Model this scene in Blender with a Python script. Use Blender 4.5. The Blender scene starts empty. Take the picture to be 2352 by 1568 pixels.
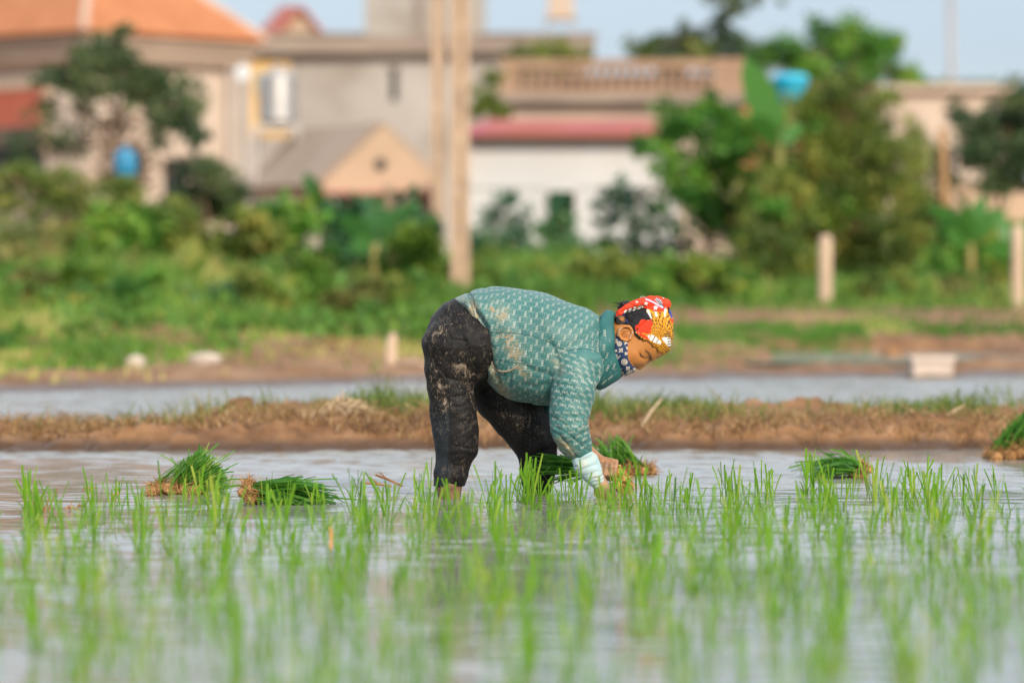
import bpy, math, random
import numpy as np
from mathutils import Vector, noise as mnoise
from mathutils.bvhtree import BVHTree

R = math.radians
sc = bpy.context.scene
COL = sc.collection
rng = np.random.default_rng(7)
random.seed(7)

# ------------------------------------------------------------------ camera
H_CAM, F_PX, CX, YH = 0.8, 8820.0, 1176.0, 628.0      # measured on the photo at 2352 px wide
FOCUS = 13.78
cam = bpy.data.cameras.new("camera")
cam.lens, cam.sensor_width = 135.0, 36.0
cam.shift_y = -(784.0 - YH) / 2352.0
cam.clip_start, cam.clip_end = 0.1, 6000.0
cam.dof.use_dof = True
cam.dof.focus_distance = FOCUS - 0.12
cam.dof.aperture_fstop = 1.9
cam_o = bpy.data.objects.new("camera", cam)
cam_o.location = (0, 0, H_CAM)
cam_o.rotation_euler = (R(90), 0, 0)
COL.objects.link(cam_o)
sc.camera = cam_o

# ------------------------------------------------------------------ light
SUN_AZ, SUN_EL = R(154), R(30)          # clockwise from +Y: low, behind the camera to the right
world = bpy.data.worlds.new("World")
sc.world = world
world.use_nodes = True
wn = world.node_tree
wn.nodes.clear()
w_out = wn.nodes.new("ShaderNodeOutputWorld")
w_bg = wn.nodes.new("ShaderNodeBackground")
w_sky = wn.nodes.new("ShaderNodeTexSky")
w_sky.sky_type = 'NISHITA'
w_sky.sun_disc = False
w_sky.sun_elevation = SUN_EL
w_sky.sun_rotation = SUN_AZ
w_sky.air_density, w_sky.dust_density, w_sky.ozone_density = 0.7, 1.0, 1.5
w_bg.inputs["Strength"].default_value = 0.068
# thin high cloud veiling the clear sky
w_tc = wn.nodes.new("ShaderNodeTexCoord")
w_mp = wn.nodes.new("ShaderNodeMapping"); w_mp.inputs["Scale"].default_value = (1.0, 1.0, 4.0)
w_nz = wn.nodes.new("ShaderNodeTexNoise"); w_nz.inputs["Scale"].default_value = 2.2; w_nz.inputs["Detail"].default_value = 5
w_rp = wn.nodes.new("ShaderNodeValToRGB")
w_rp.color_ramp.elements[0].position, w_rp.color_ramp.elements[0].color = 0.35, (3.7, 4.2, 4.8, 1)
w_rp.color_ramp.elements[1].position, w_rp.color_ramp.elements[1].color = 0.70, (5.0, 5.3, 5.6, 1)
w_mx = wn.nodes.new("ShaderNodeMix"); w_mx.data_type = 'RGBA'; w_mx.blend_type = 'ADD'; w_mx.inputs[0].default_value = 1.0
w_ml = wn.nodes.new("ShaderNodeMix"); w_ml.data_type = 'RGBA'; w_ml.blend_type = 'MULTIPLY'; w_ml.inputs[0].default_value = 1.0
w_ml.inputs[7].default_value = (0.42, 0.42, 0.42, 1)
wn.links.new(w_tc.outputs["Generated"], w_mp.inputs[0]); wn.links.new(w_mp.outputs[0], w_nz.inputs["Vector"])
wn.links.new(w_nz.outputs["Fac"], w_rp.inputs[0])
wn.links.new(w_sky.outputs[0], w_ml.inputs[6])
# overhead boost added to the veil, out of view, to brighten water and fill
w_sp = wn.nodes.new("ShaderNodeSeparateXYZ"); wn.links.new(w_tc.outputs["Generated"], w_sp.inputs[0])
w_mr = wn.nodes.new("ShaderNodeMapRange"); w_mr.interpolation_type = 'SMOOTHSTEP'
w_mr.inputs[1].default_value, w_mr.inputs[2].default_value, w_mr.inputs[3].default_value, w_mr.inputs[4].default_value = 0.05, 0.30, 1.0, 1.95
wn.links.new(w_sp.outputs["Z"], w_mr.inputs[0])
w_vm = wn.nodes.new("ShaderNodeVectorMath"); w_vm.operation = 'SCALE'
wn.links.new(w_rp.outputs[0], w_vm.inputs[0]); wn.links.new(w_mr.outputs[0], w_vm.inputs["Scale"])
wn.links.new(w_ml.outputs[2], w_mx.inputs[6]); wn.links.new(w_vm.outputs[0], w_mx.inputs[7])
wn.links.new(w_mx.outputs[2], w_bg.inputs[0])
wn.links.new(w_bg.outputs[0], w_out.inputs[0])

sun = bpy.data.lights.new("sun", 'SUN')
sun.energy, sun.angle, sun.color = 2.6, R(2.0), (1.0, 0.86, 0.70)
sun_o = bpy.data.objects.new("sun", sun)
sdir = Vector((math.sin(SUN_AZ) * math.cos(SUN_EL), math.cos(SUN_AZ) * math.cos(SUN_EL), math.sin(SUN_EL)))
sun_o.rotation_euler = sdir.to_track_quat('Z', 'Y').to_euler()
sun_o.location = (20, -30, 30)
COL.objects.link(sun_o)

sc.view_settings.view_transform = 'Standard'
sc.view_settings.look = 'None'
sc.view_settings.exposure = 0.64
sc.view_settings.gamma = 1.0
sc.render.engine = 'CYCLES'
sc.cycles.use_denoising = True
sc.cycles.max_bounces = 8
sc.cycles.transparent_max_bounces = 8
sc.cycles.caustics_reflective = False
sc.cycles.caustics_refractive = False

# ------------------------------------------------------------------ helpers
WLOC = {}


def at(px, py, Y):
    return np.array(((px - CX) * Y / F_PX, Y, H_CAM - (py - YH) * Y / F_PX))


def PX(px, Y): return (px - CX) * Y / F_PX
def PZ(py, Y): return H_CAM - (py - YH) * Y / F_PX
def M(px, Y): return px * Y / F_PX                  # photo pixels to metres at distance Y


def tag(o, label=None, cat=None, group=None, kind=None):
    if label: o["label"] = label
    if cat: o["category"] = cat
    if group: o["group"] = group
    if kind: o["kind"] = kind
    return o


def empty(name, loc, label, cat, group=None):
    o = bpy.data.objects.new(name, None)
    o.empty_display_size = 0.1
    o.location = [float(v) for v in loc]
    COL.objects.link(o)
    WLOC[o.name] = np.array(loc, float)
    return tag(o, label, cat, group)


def mesh_np(name, V, F, mats, parent=None, loc=None, smooth=False, fattr=None, vcol=None, vattr=None, matidx=None):
    """V (n,3) in world coordinates, F an (m,k) array or a list of polygons."""
    V = np.asarray(V, float)
    base = np.zeros(3)
    if parent is not None:
        base = WLOC[parent.name]
    elif loc is not None:
        base = np.asarray(loc, float)
    me = bpy.data.meshes.new(name)
    Vl = V - base
    if isinstance(F, np.ndarray):
        k = F.shape[1]
        me.vertices.add(len(Vl)); me.vertices.foreach_set("co", Vl.astype(np.float32).ravel())
        me.loops.add(F.size); me.loops.foreach_set("vertex_index", F.astype(np.int32).ravel())
        me.polygons.add(len(F))
        me.polygons.foreach_set("loop_start", (np.arange(len(F)) * k).astype(np.int32))
        me.update(calc_edges=True)
        me.validate()
    else:
        me.from_pydata(Vl.tolist(), [], F)
        me.update()
    if smooth:
        me.polygons.foreach_set("use_smooth", np.ones(len(me.polygons), bool))
    if fattr is not None and len(fattr) == len(me.polygons):
        a = me.attributes.new("tint", 'FLOAT', 'FACE')
        a.data.foreach_set("value", np.asarray(fattr, np.float32))
    if vcol is not None:
        a = me.attributes.new("paint", 'FLOAT_COLOR', 'POINT')
        c = np.ones((len(V), 4), np.float32); c[:, :3] = vcol
        a.data.foreach_set("color", c.ravel())
    if vattr is not None:
        for kx, vv in vattr.items():
            a = me.attributes.new(kx, 'FLOAT', 'POINT')
            a.data.foreach_set("value", np.asarray(vv, np.float32))
    for m in (mats if isinstance(mats, (list, tuple)) else [mats]):
        me.materials.append(m)
    if matidx is not None:
        me.polygons.foreach_set("material_index", np.asarray(matidx, np.int32))
    o = bpy.data.objects.new(name, me)
    COL.objects.link(o)
    if parent is not None:
        o.parent = parent
    else:
        o.location = [float(v) for v in base]
    WLOC[o.name] = base
    return o


class MB:
    """collects polygons in world space"""
    def __init__(self): self.v, self.f, self.t = [], [], []

    def add(self, V, F, t=0.5):
        n = len(self.v)
        self.v += [list(map(float, p)) for p in V]
        self.f += [[i + n for i in q] for q in F]
        self.t += [t] * len(F)
        return self

    def box(self, lo, hi, rz=0.0, piv=None, t=0.5):
        x0, y0, z0 = lo; x1, y1, z1 = hi
        V = np.array([(x0, y0, z0), (x1, y0, z0), (x1, y1, z0), (x0, y1, z0), (x0, y0, z1), (x1, y0, z1), (x1, y1, z1), (x0, y1, z1)], float)
        if rz: V = rot_z(V, rz, piv)
        return self.add(V, [(0, 3, 2, 1), (4, 5, 6, 7), (0, 1, 5, 4), (1, 2, 6, 5), (2, 3, 7, 6), (3, 0, 4, 7)], t)

    def tube(self, pts, rad, n=8, cap=True, t=0.5, sy=1.0):
        pts = [np.array(p, float) for p in pts]
        if np.isscalar(rad): rad = [rad] * len(pts)
        V, F = [], []
        ref = None
        for i, p in enumerate(pts):
            d = pts[min(i + 1, len(pts) - 1)] - pts[max(i - 1, 0)]
            d = d / (np.linalg.norm(d) + 1e-9)
            if ref is None:
                ref = np.array((0, 1, 0)) if abs(d[1]) < 0.9 else np.array((1, 0, 0))
            a = np.cross(d, ref); a /= np.linalg.norm(a) + 1e-9
            b = np.cross(a, d)
            ref = b
            for k in range(n):
                w = 2 * math.pi * k / n
                V.append(p + rad[i] * (math.cos(w) * a + sy * math.sin(w) * b))
        for i in range(len(pts) - 1):
            for k in range(n):
                k2 = (k + 1) % n
                F.append((i * n + k, i * n + k2, (i + 1) * n + k2, (i + 1) * n + k))
        if cap:
            F.append(tuple(range(n - 1, -1, -1)))
            F.append(tuple((len(pts) - 1) * n + k for k in range(n)))
        return self.add(V, F, t)

    def lathe(self, c, prof, n=16, t=0.5):
        """prof: list of (radius, z) from bottom to top around a vertical axis at c"""
        V, F = [], []
        for r, z in prof:
            for k in range(n):
                w = 2 * math.pi * k / n
                V.append((c[0] + r * math.cos(w), c[1] + r * math.sin(w), c[2] + z))
        for i in range(len(prof) - 1):
            for k in range(n):
                k2 = (k + 1) % n
                F.append((i * n + k, i * n + k2, (i + 1) * n + k2, (i + 1) * n + k))
        F.append(tuple(range(n - 1, -1, -1)))
        F.append(tuple((len(prof) - 1) * n + k for k in range(n)))
        return self.add(V, F, t)

    def build(self, name, mat, parent=None, loc=None, smooth=False):
        o = mesh_np(name, np.array(self.v), self.f, mat, parent, loc, smooth, fattr=self.t)
        return o


def rot_z(V, a, piv):
    V = np.array(V, float); p = np.array(piv, float)
    c, s = math.cos(a), math.sin(a)
    d = V - p
    out = d.copy()
    out[:, 0] = c * d[:, 0] - s * d[:, 1]
    out[:, 1] = s * d[:, 0] + c * d[:, 1]
    return out + p


# value noise -----------------------------------------------------------
_perm = np.random.default_rng(3).random(4096).astype(np.float32)


def _h3(i, j, k):
    return _perm[(i * 73 + j * 179 + k * 283 + (i * j) % 97 + (j * k) % 89) % 4096]


def vnoise(x, y, z=None):
    if z is None: z = np.zeros_like(x)
    i, j, k = np.floor(x).astype(int), np.floor(y).astype(int), np.floor(z).astype(int)
    u, v, w = x - i, y - j, z - k
    u, v, w = u * u * (3 - 2 * u), v * v * (3 - 2 * v), w * w * (3 - 2 * w)
    r = 0
    for a in (0, 1):
        for b in (0, 1):
            for c in (0, 1):
                r = r + _h3(i + a, j + b, k + c) * (u if a else 1 - u) * (v if b else 1 - v) * (w if c else 1 - w)
    return r * 2 - 1


def fbm(x, y, z=None, o=4):
    r, a, f = 0, 1.0, 1.0
    for q in range(o):
        r = r + a * vnoise(x * f + 17.3 * q, y * f + 5.1 * q, None if z is None else z * f + 9.7 * q)
        a *= 0.5; f *= 2.03
    return r


def sstep(a, b, x):
    t = np.clip((x - a) / (b - a), 0, 1)
    return t * t * (3 - 2 * t)


# materials -------------------------------------------------------------
def nmat(name):
    m = bpy.data.materials.new(name)
    m.use_nodes = True
    nt = m.node_tree
    return m, nt, nt.nodes["Principled BSDF"]


def rgb(c): return (c[0], c[1], c[2], 1.0)


def mixc(nt, fac, a, b, mode='MIX'):
    n = nt.nodes.new("ShaderNodeMix"); n.data_type = 'RGBA'; n.blend_type = mode
    for s, v in ((0, fac), (6, a), (7, b)):
        if hasattr(v, "is_output"): nt.links.new(v, n.inputs[s])
        elif s == 0: n.inputs[0].default_value = v
        else: n.inputs[s].default_value = rgb(v)
    return n.outputs[2]


def ntex(nt, scale, detail=4, rough=0.55, vec=None, stretch=None, dist=0.0):
    n = nt.nodes.new("ShaderNodeTexNoise")
    n.inputs["Scale"].default_value = scale; n.inputs["Detail"].default_value = detail
    n.inputs["Roughness"].default_value = rough; n.inputs["Distortion"].default_value = dist
    if vec is None:
        tc = nt.nodes.new("ShaderNodeNewGeometry"); vec = tc.outputs["Position"]
    if stretch:
        mp = nt.nodes.new("ShaderNodeMapping"); mp.inputs["Scale"].default_value = stretch
        nt.links.new(vec, mp.inputs[0]); vec = mp.outputs[0]
    nt.links.new(vec, n.inputs["Vector"])
    return n.outputs["Fac"]


def ramp(nt, fac, stops):
    n = nt.nodes.new("ShaderNodeValToRGB")
    el = n.color_ramp.elements
    while len(el) < len(stops): el.new(0.5)
    for e, (p, c) in zip(el, stops):
        e.position = p; e.color = rgb(c) if not np.isscalar(c) else (c, c, c, 1)
    nt.links.new(fac, n.inputs[0])
    return n.outputs[0]


def mathn(nt, op, a, b=None, clamp=False):
    n = nt.nodes.new("ShaderNodeMath"); n.operation = op; n.use_clamp = clamp
    for s, v in ((0, a), (1, b)):
        if v is None: continue
        if hasattr(v, "is_output"): nt.links.new(v, n.inputs[s])
        else: n.inputs[s].default_value = v
    return n.outputs[0]


def attr(nt, name):
    n = nt.nodes.new("ShaderNodeAttribute"); n.attribute_name = name
    return n


def bump(nt, b, h, strength=0.3, dist=0.01):
    n = nt.nodes.new("ShaderNodeBump")
    n.inputs["Strength"].default_value = strength; n.inputs["Distance"].default_value = dist
    nt.links.new(h, n.inputs["Height"]); nt.links.new(n.outputs[0], b.inputs["Normal"])
    return n


def mat_noise(name, c1, c2, scale=3.0, rough=0.8, stops=(0.35, 0.65), bumps=0.0, spec=0.3, c3=None, scale3=0.6, detail=5):
    m, nt, b = nmat(name)
    f = ntex(nt, scale, detail)
    c = ramp(nt, f, [(stops[0], c1), (stops[1], c2)])
    if c3 is not None:
        f3 = ramp(nt, ntex(nt, scale3, 5, 0.6), [(0.5, 0.0), (0.68, 1.0)])
        c = mixc(nt, f3, c, c3)
    nt.links.new(c, b.inputs["Base Color"])
    b.inputs["Roughness"].default_value = rough
    b.inputs["Specular IOR Level"].default_value = spec
    if bumps: bump(nt, b, f, bumps, 0.02)
    return m


def mat_leaf(name, dark, light, extra=None, trans=0.3, rough=0.5, spec=0.3):
    """foliage: each leaf's own tint attribute picks between the real leaf greens"""
    m, nt, b = nmat(name)
    t = attr(nt, "tint").outputs["Fac"]
    stops = [(0.0, dark), (0.75, light)]
    if extra is not None: stops.append((1.0, extra))
    c = ramp(nt, t, stops)
    nt.links.new(c, b.inputs["Base Color"])
    b.inputs["Roughness"].default_value = rough
    b.inputs["Specular IOR Level"].default_value = spec
    if trans > 0:
        tr = nt.nodes.new("ShaderNodeBsdfTranslucent")
        nt.links.new(c, tr.inputs["Color"])
        mx = nt.nodes.new("ShaderNodeMixShader"); mx.inputs[0].default_value = trans
        nt.links.new(b.outputs[0], mx.inputs[1]); nt.links.new(tr.outputs[0], mx.inputs[2])
        nt.links.new(mx.outputs[0], nt.nodes["Material Output"].inputs["Surface"])
    return m
# ------------------------------------------------------------------ ground
def bank_edge(x):
    e = np.interp(x, [-8, -3.4, -1.7, -0.5, 3, 10], [24.0, 25.6, 26.9, 28.2, 28.9, 29.2])
    return e + 0.35 * vnoise(x * 0.9, x * 0 + 3.3)


BANK_D = [-1.0, 0.0, 0.4, 2.5, 5.5, 8.0, 12.0, 16.0, 24.0, 40.0, 60, 4000]
BANK_Z = [-0.08, 0.0, 0.05, 0.10, 0.17, 0.26, 0.40, 0.58, 0.72, 0.85, 0.9, 0.9]


def ground_z(x, y):
    z = np.full_like(x, -0.07)
    # low mud just breaking the water on the left
    left = sstep(-1.2, -2.6, x) * sstep(12.6, 13.6, y) * sstep(17.4, 16.4, y)
    z = z + left * (0.068 + 0.022 * fbm(x * 4, y * 2.2, o=3))
    # berm
    hb = np.interp(x, [-4, -1.75, -1.35, -0.9, 0.2, 0.6, 4.5], [0.035, 0.045, 0.08, 0.125, 0.09, 0.095, 0.115])
    y0 = 17.35 + 0.22 * vnoise(x * 0.8, x * 0 + 1.0) + 0.07 * vnoise(x * 3.1, x * 0 + 2.0)
    y1 = np.interp(x, [-4, -1.75, -1.2, 5], [18.7, 18.8, 19.8, 20.2]) + 0.15 * vnoise(x * 1.1, x * 0 + 8.0)
    prof = sstep(y0 - 0.18, y0 + 0.42, y) * sstep(y1 + 0.3, y1 - 0.25, y)
    rough = 0.030 * fbm(x * 3.2, y * 3.2, o=4) + 0.034 * np.abs(fbm(x * 8, y * 8, o=4)) + 0.012 * fbm(x * 19, y * 19, o=2)
    z = z + prof * (hb + 0.07 + rough)
    front = sstep(y0 - 0.22, y0 + 0.05, y) * sstep(y0 + 0.75, y0 + 0.35, y)
    z = z + front * (0.030 * np.abs(fbm(x * 7 + 3, y * 7, o=4)) - 0.008 + 0.018 * fbm(x * 16, y * 12, o=2))
    # far bank
    d = y - bank_edge(x)
    zb = np.interp(d, BANK_D, BANK_Z)
    zb = zb + sstep(-0.3, 1.0, d) * sstep(70, 40, y) * (0.04 * fbm(x * 1.3, y * 1.3, o=4)) + sstep(-0.6, 0.6, d) * 0.02 * fbm(x * 5, y * 5, o=3)
    # raised brown terrace edge on the right and the flooded hollow in front of it
    zb = zb + sstep(0.6, 1.6, x) * sstep(37.4, 37.9, y) * sstep(42, 41, y) * 0.06
    hol = sstep(1.9, 2.6, x) * sstep(30.7, 31.2, y) * sstep(35.4, 34.8, y)
    zb = zb * (1 - hol) + hol * (0.045 + 0.06 * fbm(x * 1.6, y * 1.0, o=3))
    return np.where(d > -1.0, zb, z)


def gz(x, y): return float(ground_z(np.array([float(x)]), np.array([float(y)]))[0])


gx = np.unique(np.concatenate([[-1500, -400, -120, -40, -20, -14, -10], np.arange(-9, -4.0, 0.2), np.arange(-4.0, 4.6, 0.035),
                               np.arange(4.6, 12, 0.2), [14, 20, 40, 120, 400, 1500]]))
gy = np.unique(np.concatenate([[-300, -60, -10, 0, 4, 8, 11, 12], np.arange(12.4, 16.8, 0.07), np.arange(16.8, 20.8, 0.035),
                               [21, 22, 23], np.arange(23.4, 36, 0.12), np.arange(36, 64, 0.4), [70, 80, 100, 140, 250, 600, 1500, 4000]]))
GX, GY = np.meshgrid(gx, gy, indexing='ij')
GZ = ground_z(GX.ravel(), GY.ravel()).reshape(GX.shape)
nx_, ny_ = GX.shape
ii = np.arange(nx_ * ny_).reshape(nx_, ny_)
GF = np.stack([ii[:-1, :-1], ii[1:, :-1], ii[1:, 1:], ii[:-1, 1:]], -1).reshape(-1, 4)

m_mud, nt, b = nmat("mud_soil")
f1 = ntex(nt, 6.0, 6, 0.6)
f2 = ntex(nt, 1.1, 4, 0.6)
c = ramp(nt, f1, [(0.32, (0.12, 0.060, 0.028)), (0.52, (0.225, 0.118, 0.056)), (0.72, (0.36, 0.215, 0.115))])
c2 = mixc(nt, ramp(nt, f2, [(0.45, 0.0), (0.62, 0.55)]), c, (0.35, 0.185, 0.080))
# the soil is soaked dark and shiny just above the water line
gpos = nt.nodes.new("ShaderNodeNewGeometry").outputs["Position"]
gsp = nt.nodes.new("ShaderNodeSeparateXYZ"); nt.links.new(gpos, gsp.inputs[0])
wz_ = mathn(nt, 'ADD', gsp.outputs["Z"], mathn(nt, 'MULTIPLY', f1, -0.045))
wet = ramp(nt, mathn(nt, 'ADD', mathn(nt, 'MULTIPLY', wz_, 12.0), 0.5), [(0.52, 1.0), (0.95, 0.0)])
c2 = mixc(nt, wet, c2, (0.085, 0.045, 0.022))
nt.links.new(c2, b.inputs["Base Color"])
rg = ramp(nt, f2, [(0.4, 0.85), (0.6, 0.6)])
rg = mixc(nt, wet, rg, (0.28, 0.28, 0.28))
nt.links.new(rg, b.inputs["Roughness"])
b.inputs["Specular IOR Level"].default_value = 0.22
bump(nt, b, f1, 0.7, 0.04)
o = mesh_np("ground", np.stack([GX.ravel(), GY.ravel(), GZ.ravel()], 1), GF, m_mud, loc=(0, 0, 0), smooth=True)
tag(o, "brown mud of the paddy bed, the berm and the far bank", "ground", kind="structure")

# ------------------------------------------------------------------ water
m_wat, nt, b = nmat("paddy_water")
b.inputs["Base Color"].default_value = (0.245, 0.24, 0.21, 1)
geo0 = nt.nodes.new("ShaderNodeNewGeometry").outputs["Position"]
sp0 = nt.nodes.new("ShaderNodeSeparateXYZ"); nt.links.new(geo0, sp0.inputs[0])
mr = nt.nodes.new("ShaderNodeMapRange"); mr.inputs[1].default_value = 9.0; mr.inputs[2].default_value = 20; mr.inputs[3].default_value = 0.05; mr.inputs[4].default_value = 0.16
nt.links.new(sp0.outputs["Y"], mr.inputs[0]); nt.links.new(mr.outputs[0], b.inputs["Roughness"])
b.inputs["IOR"].default_value = 1.34
b.inputs["Specular IOR Level"].default_value = 0.5
geo = nt.nodes.new("ShaderNodeNewGeometry").outputs["Position"]
na = ntex(nt, 9.0, 3, 0.5, geo, (0.45, 1.6, 1.0), 0.6)
nb = ntex(nt, 34.0, 3, 0.5, geo, (0.4, 1.5, 1.0), 0.3)
nc_ = ntex(nt, 1.3, 3, 0.5, geo, (0.5, 1.0, 1.0))
hsum = mathn(nt, 'ADD', mathn(nt, 'MULTIPLY', na, 0.7), mathn(nt, 'MULTIPLY', nb, 0.22))
hsum = mathn(nt, 'MULTIPLY', hsum, ramp(nt, nc_, [(0.35, 0.35), (0.65, 1.0)]))
bump(nt, b, hsum, 0.6, 0.0022)
wm = MB()
wxs = [-60, 60]; wys = [-40, 31.5]
wy = [6.6]
while wy[-1] < 31.4: wy.append(wy[-1] + 0.011 * max(1.0, (wy[-1] / 13.0) ** 1.35))
wy = np.array(wy); wx = np.arange(-5.2, 5.21, 0.05)
WX, WY = np.meshgrid(wx, wy, indexing='ij')
wr_ = np.random.default_rng(5)
WZ = np.zeros_like(WX)
px_w = WX + .10 * vnoise(WX * 1.7, WY * 1.7); py_w = WY + .10 * vnoise(WX * 1.3 + 9, WY * 2.1)
for q in range(40):      # wind ripples, crests mostly across the view
    lam = 0.038 * (4.2 ** wr_.random()); th_ = wr_.normal(0, .55)
    kx, ky = 2 * np.pi / lam * np.array((math.sin(th_), math.cos(th_)))
    WZ += 0.0021 * lam / 0.1 * .17 * np.sin(kx * px_w * .6 + ky * py_w + wr_.uniform(0, 6.28))
patch = np.clip(.72 + .6 * fbm(WX * .55, WY * .8, o=3), .25, 1.5)
WZ *= patch * np.interp(WY, [6.6, 9, 12, 15, 20, 31], [.3, .5, 1.0, 1.6, 2.6, 3.6])
for cx_, cy_ in ((-0.165, 13.70), (0.07, 13.86), (0.235, 13.66)):      # rings spreading from the legs and the hand
    rr_w = np.hypot(WX - cx_, WY - cy_)
    WZ += .0022 * np.sin(2 * np.pi * rr_w / .062) * np.exp(-rr_w / .16) * sstep(.03, .07, rr_w)
ed = np.minimum.reduce([WX + 5.2, 5.2 - WX, WY - 6.6, wy[-1] - WY]); WZ *= np.clip(ed / .4, 0, 1)
n1, n2 = WX.shape; wi = np.arange(n1 * n2).reshape(n1, n2)
WF = np.stack([wi[:-1, :-1], wi[1:, :-1], wi[1:, 1:], wi[:-1, 1:]], -1).reshape(-1, 4)
Ye = float(wy[-1]); k0 = n1 * n2
WV = np.concatenate([np.stack([WX.ravel(), WY.ravel(), WZ.ravel()], 1),
                     np.array([(-60, -40, 0), (60, -40, 0), (60, 6.6, 0), (-60, 6.6, 0), (-60, Ye, 0), (-5.2, Ye, 0), (-5.2, 6.6, 0), (5.2, 6.6, 0), (60, Ye, 0), (5.2, Ye, 0)], float)])
WF = np.concatenate([WF, np.array([(0, 1, 2, 3), (3, 6, 5, 4), (7, 2, 8, 9)]) + k0])
o = mesh_np("water", WV, WF, m_wat, loc=(0, 0, 0), smooth=True)
tag(o, "still muddy water of the flooded paddies reflecting the pale sky", "water", kind="structure")
wm = MB()
wm.add([(1.9, 30.6, 0.085), (9, 30.6, 0.085), (9, 35.6, 0.085), (1.9, 35.6, 0.085)], [(0, 1, 2, 3)])
o = wm.build("puddle_water", m_wat, loc=(2.3, 31.0, 0.085))
tag(o, "shallow flooded plot behind the far bank on the right", "water", kind="structure")


# ------------------------------------------------------------------ grass and weeds that nobody could count
def blades(xy, h, w, lean=0.35, jit=0.3, seg=2, zoff=-0.01, tint=None, zfun=ground_z):
    n = len(xy)
    x, y = xy[:, 0], xy[:, 1]
    z = zfun(x, y) + zoff
    a = rng.uniform(0, 2 * np.pi, n)
    hh = h * rng.uniform(1 - jit, 1 + jit, n)
    ln = lean * rng.uniform(0.1, 1.0, n) * hh
    la = rng.uniform(0, 2 * np.pi, n)
    dx, dy = np.cos(a) * w / 2, np.sin(a) * w / 2
    rows = []
    for s in range(seg + 1):
        t = s / seg
        cx, cy, cz = x + np.cos(la) * ln * t * t, y + np.sin(la) * ln * t * t, z + hh * (t - 0.18 * t * t)
        k = 1 - 0.75 * t
        rows.append(np.stack([cx - dx * k, cy - dy * k, cz], 1))
        rows.append(np.stack([cx + dx * k, cy + dy * k, cz], 1))
    V = np.stack(rows, 1).reshape(-1, 3)
    per = 2 * (seg + 1)
    base = np.arange(n)[:, None] * per
    F = np.concatenate([base + np.array([2 * s, 2 * s + 1, 2 * s + 3, 2 * s + 2]) for s in range(seg)], 1).reshape(-1, 4)
    if tint is None: tint = rng.random(n)
    return V, F, np.repeat(tint, seg)


def join(parts):
    Vs, Fs, Ts, off = [], [], [], 0
    for V, F, T in parts:
        Vs.append(V); Fs.append(F + off); Ts.append(T); off += len(V)
    return np.concatenate(Vs), np.concatenate(Fs), np.concatenate(Ts)


m_grass = mat_leaf("grass_blades", (0.07, 0.13, 0.022), (0.22, 0.29, 0.055), (0.46, 0.36, 0.15), trans=0.35)
m_grass_far = mat_leaf("bank_grass_blades", (0.065, 0.175, 0.022), (0.21, 0.36, 0.05), (0.52, 0.46, 0.15), trans=0.35)
m_seed = mat_leaf("seedbed_blades", (0.05, 0.17, 0.018), (0.13, 0.29, 0.04), trans=0.35)

# grass tufts along the top of the berm
n = 12000
bx = rng.uniform(-4.2, 4.6, n * 3)
dens = np.interp(bx, [-4.2, -2.0, -1.5, -1.25, -0.95, -0.75, -0.4, 0.2, 0.55, 0.7, 1.2, 2, 4.6],
                 [0.03, 0.03, 0.16, 0.08, 0.05, 0.4, 0.6, 0.5, 0.45, 0.7, 0.8, 1, 1])
bc = 0.5 + 0.6 * vnoise(bx * 2.4, bx * 0 + 4.0)
keep = rng.random(len(bx)) < dens * np.clip(bc, 0.12, 1)
bx = bx[keep]
by0 = np.interp(bx, [-4, -1.75, -1.2, 5], [17.95, 17.95, 18.0, 17.95]); by1 = np.interp(bx, [-4, -1.75, -1.2, 5], [18.7, 18.8, 19.9, 20.2])
by = by0 + (by1 - by0) * rng.random(len(bx)) ** 1.2
hgt = 0.125 * np.clip(0.75 + 0.6 * vnoise(bx * 3, by * 3), 0.4, 1.6)
p1 = blades(np.stack([bx, by], 1), hgt, 0.010, lean=0.8, jit=0.5, seg=3, tint=np.clip(0.45 + 0.35 * vnoise(bx * 2.0, by * 2.0) + 0.25 * rng.standard_normal(len(bx)), 0, 0.95))
# dry straw hanging over the front edge
sx = rng.uniform(-4.2, 4.6, 15000); sx = sx[rng.random(len(sx)) < np.interp(sx, [-4, -2.2, -1.3, 0.4, 1, 4.6], [1, 1, 1, 0.4, 0.6, 0.65])]
sy_ = np.interp(sx, [-4, -1.75, -1.2, 5], [17.5, 17.5, 17.5, 17.5]) + np.interp(sx, [-1.2, -.6], [1.25, .8]) * rng.random(len(sx)) ** 1.2
p2 = blades(np.stack([sx, sy_], 1), 0.065, 0.009, lean=2.2, jit=0.6, seg=3, tint=np.clip(0.93 + 0.08 * rng.standard_normal(len(sx)), 0.8, 1))
m_straw = mat_leaf("berm_straw_blades", (0.16, 0.085, 0.032), (0.40, 0.245, 0.10), (0.58, 0.43, 0.22), trans=0.2)
V, F, T = p2; T = np.clip(rng.normal(.5, .22, len(F)), 0, 1)
o = mesh_np("berm_straw", V, F, m_straw, loc=(0, 18.0, 0.1), fattr=T)
tag(o, "matted brown straw hanging over the front edge of the mud berm", "straw", kind="stuff")
V, F, T = p1
o = mesh_np("berm_grass", V, F, m_grass, loc=(0, 18.5, 0.1), fattr=T)
tag(o, "short green and straw coloured grass covering the mud berm behind the person", "grass", kind="stuff")

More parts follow.
